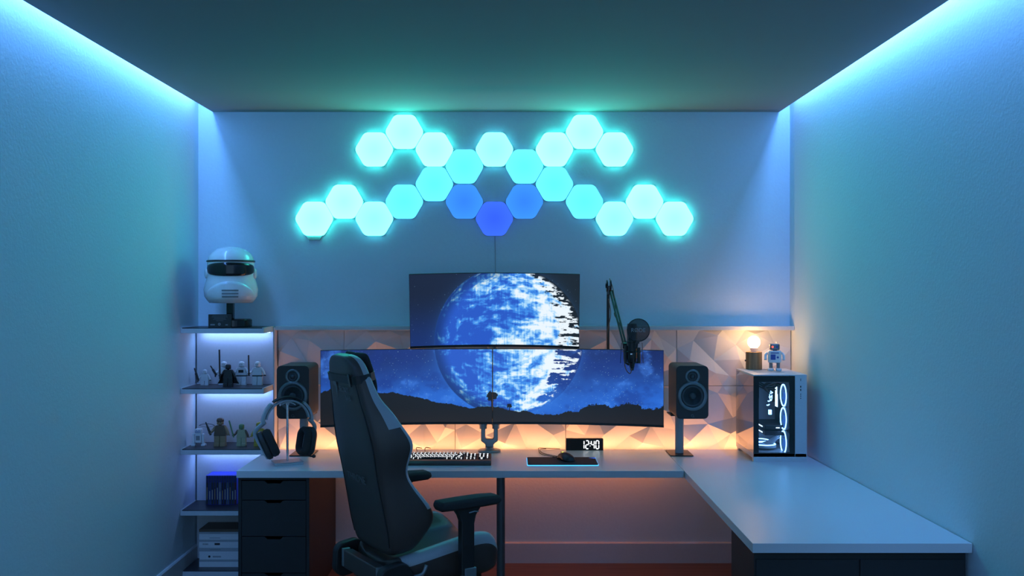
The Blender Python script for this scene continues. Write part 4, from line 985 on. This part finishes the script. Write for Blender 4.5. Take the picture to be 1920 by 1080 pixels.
hF, _, u = figure(413, 5.655, S3, .172, (M['toy_tan'], M['toy_brown'], M['toy_tan'], M['toy_tan'], M['toy_tan']), 'tall brown toy figure on the third shelf', arm_up=True, hood=M['toy_brown'], belt=M['toy_brown'])
bm = B(); d = Vector((-.024, 0, .062)); tube(bm, [hF-d*.2, hF+d*.3, hF+d], [.006, .007, .003], 8)
c_ = hF+d*.72; tube(bm, smoothpath([c_+Vector((-.044, 0, -.002)), c_+Vector((-.02, 0, .006)), c_+Vector((.02, 0, .006)), c_+Vector((.044, 0, -.002))], 5), .0016, 6); tube(bm, [c_+Vector((-.044, 0, -.002)), c_+Vector((.006, 0, -.014)), c_+Vector((.044, 0, -.002))], .0009, 6)
tag(mk('toy_crossbow', bm, M['black']), 'tiny black toy crossbow raised by the tall brown figure', 'toy weapon')
hG, _, u = figure(453, 5.655, S3, .138, (M['toy_green'], M['toy_beige'], M['toy_brown'], M['toy_beige'], M['toy_brown']), 'toy figure with a green head and beige clothes on the third shelf', arm_up=True)
bm = B(); cyl(bm, hG-Vector((-.002, 0, .010)), hG+Vector((-.024, 0, .085)), .0042, seg=12); tag(mk('toy_staff', bm, M['toy_green']), 'green translucent toy staff held by the green headed figure', 'toy weapon')
figure(486, 5.655, S3, .146, (M['toy_gold'], M['toy_gold'], M['toy_gold'], M['toy_gold'], M['toy_gold']), 'yellow toy figure partly hidden by the headphones on the third shelf', hood=M['toy_gold'], belt=M['toy_brown'])

# ================================================================ GAME CASES on shelf four
spc = [(60,70,80),(60,90,140),(50,60,60),(70,70,80),(50,60,75),(150,160,170),(50,55,70),(40,45,60),(110,130,150),(60,60,70),(50,70,70),(110,50,45)]
spl = ['dark grey', 'blue', 'dark green grey', 'mid grey', 'slate', 'white', 'charcoal', 'black', 'light blue', 'grey', 'teal grey', 'red']
x = (386.5-960)/F*5.68; wc = .01425
M['case_blue'] = mat('blue game case', (.03, .05, .75), .3)
M['case_dark'] = mat('dark game case spine', (.02, .03, .10), .35)
for i in range(12):
    x0 = x+i*(wc+.0003)
    t = thing('game_case', 'blue topped game case with a %s spine, %s in its row' % (spl[i], ['leftmost','second from left','third from left','fourth from left','fifth from left','sixth from left','seventh from left','eighth from left','ninth from left','tenth from left','eleventh from left','rightmost'][i]), 'game case', (x0+wc/2, 5.735, SH[3]), 0, 'upright game cases on the fourth shelf')
    bm = B(); box(bm, 0-wc/2, wc/2, -.058, .062, 0, .1675); mk('shell', bm, M['case_blue'], t, local=True, bevel=.001)
    bm = B(); box(bm, -wc/2+.0008, wc/2-.0008, -.0592, -.0581, .002, .128); c3 = spc[i]; s_ = mk('spine_print', bm, mat('spine', tuple(v*.45 for v in rgb(*c3)), .4, bscale=30, var=.5), t, local=True)
    bm = B(); box(bm, -wc/2+.0008, wc/2-.0008, -.0592, -.0581, .1285, .165); mk('spine_header', bm, M['case_dark'], t, local=True)
    bm = B(); box(bm, -.0022, .0022, -.0596, -.0593, .03, .10-.003*(i*7 % 9)); mk('spine_title', bm, M['ltgrey'] if i % 3 else M['toy_tan'], s_, local=True)
# stacked books on the lowest shelf
z = SH[4]; ths = [.030, .012, .034, .012, .020, .010, .024, .012, .020, .012, .012, .014]
bl = ['bottom book of the white stack', 'second book from the bottom of the white stack', 'thick book with a round mark, third from the bottom', 'fourth book from the bottom of the white stack', 'fifth book from the bottom of the white stack', 'sixth book from the bottom of the white stack',
      'book with a barcode print, seventh from the bottom', 'eighth book from the bottom of the white stack', 'ninth book from the bottom of the white stack', 'tenth book from the bottom of the white stack', 'book just under the top of the stack', 'brown covered book on top of the stack']
for i, th_ in enumerate(ths):
    dx = random.uniform(-.002, .002)
    t = thing('book', ('pale ' if i < 11 else '') + bl[i], 'book', (-1.763+.15+dx, 5.70, z), 0, 'books stacked on the lowest shelf')
    cvr = M['toy_brown'] if i == 11 else M['ltgrey'] if i % 3 == 1 else M['white_matt']
    bm = B(); box(bm, -.15, .15, -.085, .090, 0, .0018); box(bm, -.15, .15, -.085, .090, th_-.0022, th_-.0004); box(bm, -.15, .15, -.0865, -.085, 0, th_-.0004); mk('cover', bm, cvr, t, local=True)
    bm = B(); box(bm, -.148, .148, -.0845, .088, .0019, th_-.0023); mk('pages', bm, M['white_matt'], t, local=True)
    if i in (2, 6):
        bm = B()
        if i == 2:
            lathe(bm, [(.0065, 0), (.0065, .0005)], (-.094, -.0865, th_*.5), (0, -1, 0), 18)
            for k_ in range(2): box(bm, -.075, -.028, -.087, -.0865, th_*.5-.004+k_*.005, th_*.5-.002+k_*.005)
        else:
            for k_ in range(9): box(bm, -.128+k_*.0035, -.1265+k_*.0035, -.087, -.0865, .007, .015)
            box(bm, -.062, -.032, -.087, -.0865, .006, .017)
        mk('print', bm, M['black'], t, local=True)
    elif i in (4, 8, 10):
        bm = B(); box(bm, -.09, -.03, -.087, -.0865, th_*.4, th_*.4+.003); mk('print', bm, M['grey'], t, local=True)
    z += th_

# ================================================================ GAMING CHAIR (local: +x forward, +y left)
CH = thing('gaming_chair', 'dark grey high backed gaming chair turned to the right before the desk', 'chair', (-.41, 4.48, 0), R(32))
TILT = R(11)
# backrest: stations along the back: s (height along back), half back width, half front width, wing depth
ZB = .46; XBK = -.235
def bk(s, x, y):   # along-back coordinate s, forward x, side y
    return Vector((XBK - math.sin(TILT)*s + math.cos(TILT)*x, y, ZB + math.cos(TILT)*s + math.sin(TILT)*x))
st = [ # s, back half width, max half width, wing reach, centre pad depth
 (.00, .195, .205, .09, .07), (.06, .205, .225, .15, .085), (.12, .215, .250, .215, .095), (.18, .215, .252, .218, .10), (.27, .212, .240, .165, .10),
 (.345, .210, .230, .130, .095), (.40, .214, .242, .142, .09), (.455, .220, .262, .172, .085), (.50, .220, .266, .172, .08), (.56, .212, .252, .142, .08),
 (.63, .196, .228, .120, .08), (.68, .180, .195, .090, .08), (.75, .166, .176, .078, .078), (.80, .150, .160, .074, .075), (.845, .134, .144, .070, .07), (.872, .100, .110, .060, .06), (.884, .055, .065, .045, .045)]
bm = B(); rs = []
for s, wb, wf, g, cd in st:
    half = [(0, 0), (0, wb*.5), (.002, wb*.88), (.014, wb), (g*.55, (wb+wf)/2+.006), (g*.92, wf), (g, wf-.018), (g*.94, wf-.045), (cd+(g-cd)*.35, wf-.075), (cd, wf*.55), (cd+.004, 0)]
    loop = [bk(s, x, y) for x, y in half] + [bk(s, x, -y) for x, y in half[::-1][1:-1]]
    rs.append([bm.verts.new(v) for v in loop])
rings(bm, rs)
for i in range(len(st)-1):
    segs_ = (4, 5) if st[i][0] >= .55 else ((5, 6) if st[i][0] > .16 else ())
    for j in range(20):
        jj = j if j < 10 else 19-j
        if jj in segs_:
            for f in rs[i][j].link_faces:
                if rs[i][(j+1) % 20] in f.verts and rs[i+1][j] in f.verts: f.material_index = 1
M['accent'] = mat('pale accent leather', (.42, .45, .47), .4, bump=.1, bscale=260)
bk_o = mk('backrest', bm, [M['leather'], M['accent']], CH, local=True, smooth=True, sub=2)
# seams on the back shell
bm = B()
for sy in (-1, 1):
    tube(bm, smoothpath([bk(s, .0065, sy*(wb-.022)) for s, wb, wf, g, cd in st[1:-3]], 3), .0035, 6)
mk('piping', bm, M['black_matt'], bk_o, local=True, smooth=True)
# logos on the shell
Rb = Matrix(((0, 0, -1, 0), (-1, 0, 0, 0), (0, 1, 0, 0), (0, 0, 0, 1)))  # text x -> -y, text y -> up, normal -> -x
def on_back(bm, s, y):
    bm.transform(Matrix.Translation(bk(s, -.0048, y)) @ Matrix.Rotation(-TILT, 4, 'Y') @ Rb)
    return bm
bm = text_bm('SECRET', .030, .0008, align='LEFT'); on_back(bm, .735, .03); mk('lettering', bm, M['logo_dim'], bk_o, local=True)
bm = text_bm('LAB', .030, .0008, align='LEFT'); on_back(bm, .700, -.03); mk('lettering', bm, M['logo_dim'], bk_o, local=True)
bm = B(); prism(bm, [(0, .03), (.035, .03), (.035, -.005), (.022, -.04), (.022, .008), (0, .016)], lambda x, y, d: (x, y, d), -.0008, .0008); on_back(bm, .735, .085); mk('emblem', bm, M['logo_dim'], bk_o, local=True)
bm = text_bm('THRONE', .048, .0008); on_back(bm, .335, .02); mk('lettering', bm, M['logo_dim'], bk_o, local=True)
# head pillow and strap
bm = B(); rs = []
for i, (s, hw, d0, d1) in enumerate([(.665, .05, .076, .09), (.675, .11, .072, .118), (.71, .130, .070, .130), (.76, .133, .068, .130), (.81, .135, .066, .120), (.850, .137, .07, .108), (.868, .115, .080, .098)]):
    rs.append([bm.verts.new(bk(s + (.02*abs(y)/.14 if i > 3 else 0), x, y)) for x, y in ((d0, -hw*.6), (d0, 0), (d0, hw*.6), ((d0+d1)/2, hw), (d1, hw*.7), (d1-.01, 0), (d1, -hw*.7), ((d0+d1)/2, -hw))])
rings(bm, rs); mk('head_pillow', bm, M['suede'], CH, local=True, smooth=True, sub=2)
bm = B(); rs = []
lp = [(-.004, 0), (-.004, .10), (-.002, .138), (.006, .154), (.022, .163), (.045, .166), (.07, .160), (.095, .14), (.105, .12)]
full = lp + []
loop = [(x, y) for x, y in lp[::-1]] + [(x, -y) for x, y in lp[1:]]
for x, y in loop: rs.append([bm.verts.new(bk(s_, x+dx, y)) for s_, dx in ((.765, 0), (.800, 0), (.800, .003), (.765, .003))])
rings(bm, rs); stp = mk('pillow_strap', bm, M['black'], CH, local=True)
bm = B(); box(bm, -.002, .003, -.01, .01, -.028, .028, Matrix.Translation(bk(.783, -.007, -.11)) @ Matrix.Rotation(-TILT, 4, 'Y')); mk('buckle', bm, M['black_gloss'], stp, local=True, bevel=.001)
# seat
bm = B(); rs = []
for x, hw, zt_, zs, zb_ in ((-.235, .18, .440, .455, .39), (-.21, .225, .448, .478, .375), (-.10, .262, .462, .510, .355), (.05, .272, .476, .545, .345), (.17, .275, .486, .562, .345), (.225, .268, .486, .545, .350), (.262, .245, .470, .500, .365), (.275, .20, .440, .455, .385)):
    half = [(0, zt_), (hw*.35, zt_), (hw*.58, zt_+.004), (hw*.80, zs), (hw*.96, zs-.012), (hw, zs-.045), (hw*.96, (zs+zb_)/2-.03), (hw*.90, zb_), (hw*.4, zb_), (0, zb_)]
    loop = half + [(-y, z_) for y, z_ in half[::-1][1:-1]]
    rs.append([bm.verts.new((x, y, z_)) for y, z_ in loop])
rings(bm, rs)
for i in range(1, 7):
    for j in (3, 4, 13, 14):
        for f in rs[i][j].link_faces:
            if rs[i][(j+1) % 18] in f.verts and i < 6 and rs[i+1][j] in f.verts: f.material_index = 1
mk('seat', bm, [M['leather'], M['accent']], CH, local=True, smooth=True, sub=2)
# side covers at the recline hinges, rear bar, mechanism
for s in (-1, 1):
    bm = B()
    out_ = round_poly([(-.325, .30), (-.315, .455), (-.20, .475), (-.15, .40), (-.15, .33)], .045, 6)
    prism(bm, out_, lambda a, b, d: (a, d, b), s*.215, s*.262); hc = mk('hinge_cover', bm, M['black'], CH, local=True, bevel=.008, seg=3)
    bm = B(); cyl(bm, (-.235, s*.262, .385), (-.235, s*.268, .385), .035, seg=24); mk('cap', bm, M['black_matt'], hc, local=True, bevel=.001)
    for a_ in (-.26, -.21): 
        bm = B(); cyl(bm, (a_, s*.262, .332), (a_, s*.267, .332), .005, seg=10); mk('screw', bm, M['steel'], hc, local=True)
    bm = B(); box(bm, -.300, -.265, s*.185-.010, s*.185+.010, .365, .445); mk('silver_bracket', bm, M['steel'], CH, local=True, bevel=.002)
bm = B(); box(bm, -.300, -.255, -.173, .173, .362, .442); mk('rear_bar', bm, M['leather'], CH, local=True, bevel=.006)
bm = B(); box(bm, -.24, .20, -.20, .20, .315, .352); box(bm, -.10, .14, -.09, .09, .27, .316); mk('mechanism', bm, M['black'], CH, local=True, bevel=.004)
bm = B(); tube(bm, smoothpath([(-.02, -.10, .30), (-.02, -.22, .298), (-.01, -.31, .290)], 5), .006, 8); box(bm, -.035, .02, -.335, -.295, .280, .295); mk('lever', bm, M['black'], CH, local=True, bevel=.001)
bm = B(); tube(bm, smoothpath([(-.16, -.26, .405), (-.135, -.285, .42), (-.12, -.29, .455)], 5), .008, 8); mk('recline_lever', bm, M['steel'], CH, local=True, smooth=True)
for s in (-1, 1):
    ya = s*.325; xa_ = .06
    bm = B(); rs = []
    for x, hw, z0_, z1_ in ((-.147, .038, .690, .716), (-.140, .046, .684, .724), (-.05, .048, .682, .727), (.06, .046, .684, .729), (.130, .043, .686, .726), (.146, .036, .692, .717)):
        rs.append([bm.verts.new((xa_+x, ya+y, z_)) for y, z_ in ((-hw, z0_+.01), (-hw, z1_-.012), (-hw*.75, z1_), (0, z1_+.001), (hw*.75, z1_), (hw, z1_-.012), (hw, z0_+.01), (hw*.6, z0_), (-hw*.6, z0_))])
    rings(bm, rs); ar = mk('armrest', bm, M['suede'], CH, local=True, smooth=True, bevel=.006, seg=3)
    bm = B(); prism(bm, [(-.070, .684), (.055, .684), (.030, .650), (.022, .615), (.022, .40), (-.040, .40), (-.040, .630), (-.050, .655)], lambda a, b, d: (xa_+a, d, b), ya-.018, ya+.018); mk('arm_post', bm, M['black'], ar, local=True, bevel=.004)
    bm = B(); prism(bm, [(-.026, .345), (.030, .345), (.030, .43), (-.026, .43)], lambda a, b, d: (xa_+a, d, b), ya-.022, ya+.022)
    mk('arm_sleeve', bm, M['steel'], ar, local=True, bevel=.003)
    bm = B(); prism(bm, [(-.05, .30), (.045, .30), (.045, .346), (-.05, .346)], lambda a, b, d: (xa_+a, d, b), min(s*.10, ya+s*.024), max(s*.10, ya+s*.024)); mk('arm_bracket', bm, M['black'], ar, local=True, bevel=.006)
    bm = B(); tube(bm, [(xa_-.006, ya-.020, .664), (xa_+.02, ya-.0215, .668), (xa_+.040, ya-.020, .664)], .003, 6); mk('button', bm, M['steel'], ar, local=True)
bm = B(); cyl(bm, (0.02, 0, .10), (0.02, 0, .275), .026); cyl(bm, (0.02, 0, .06), (0.02, 0, .20), .034); mk('gas_lift', bm, M['black'], CH, local=True)
bm = B()
lathe(bm, [(.05, .065), (.055, .075), (.055, .115), (.045, .125), (0, .125)], (0.02, 0, 0), seg=24); mk('hub', bm, M['black'], CH, local=True)
for k_ in range(5):
    a_ = R(72*k_+10); d = Vector((math.cos(a_), math.sin(a_), 0)); o_ = Vector((.02, 0, 0))
    bm = B(); tube(bm, [o_+d*.04+Vector((0, 0, .098)), o_+d*.18+Vector((0, 0, .090)), o_+d*.33+Vector((0, 0, .072))], [.028, .022, .016], 10); lg = mk('leg', bm, M['black'], CH, local=True, smooth=True)
    e = o_+d*.32; n_ = Vector((-d.y, d.x, 0))
    bm = B(); cyl(bm, e-n_*.026+Vector((0, 0, .03)), e-n_*.006+Vector((0, 0, .03)), .03); cyl(bm, e+n_*.006+Vector((0, 0, .03)), e+n_*.026+Vector((0, 0, .03)), .03); cyl(bm, e+Vector((0, 0, .03)), e+Vector((0, 0, .07)), .008); mk('caster', bm, M['black'], lg, local=True)
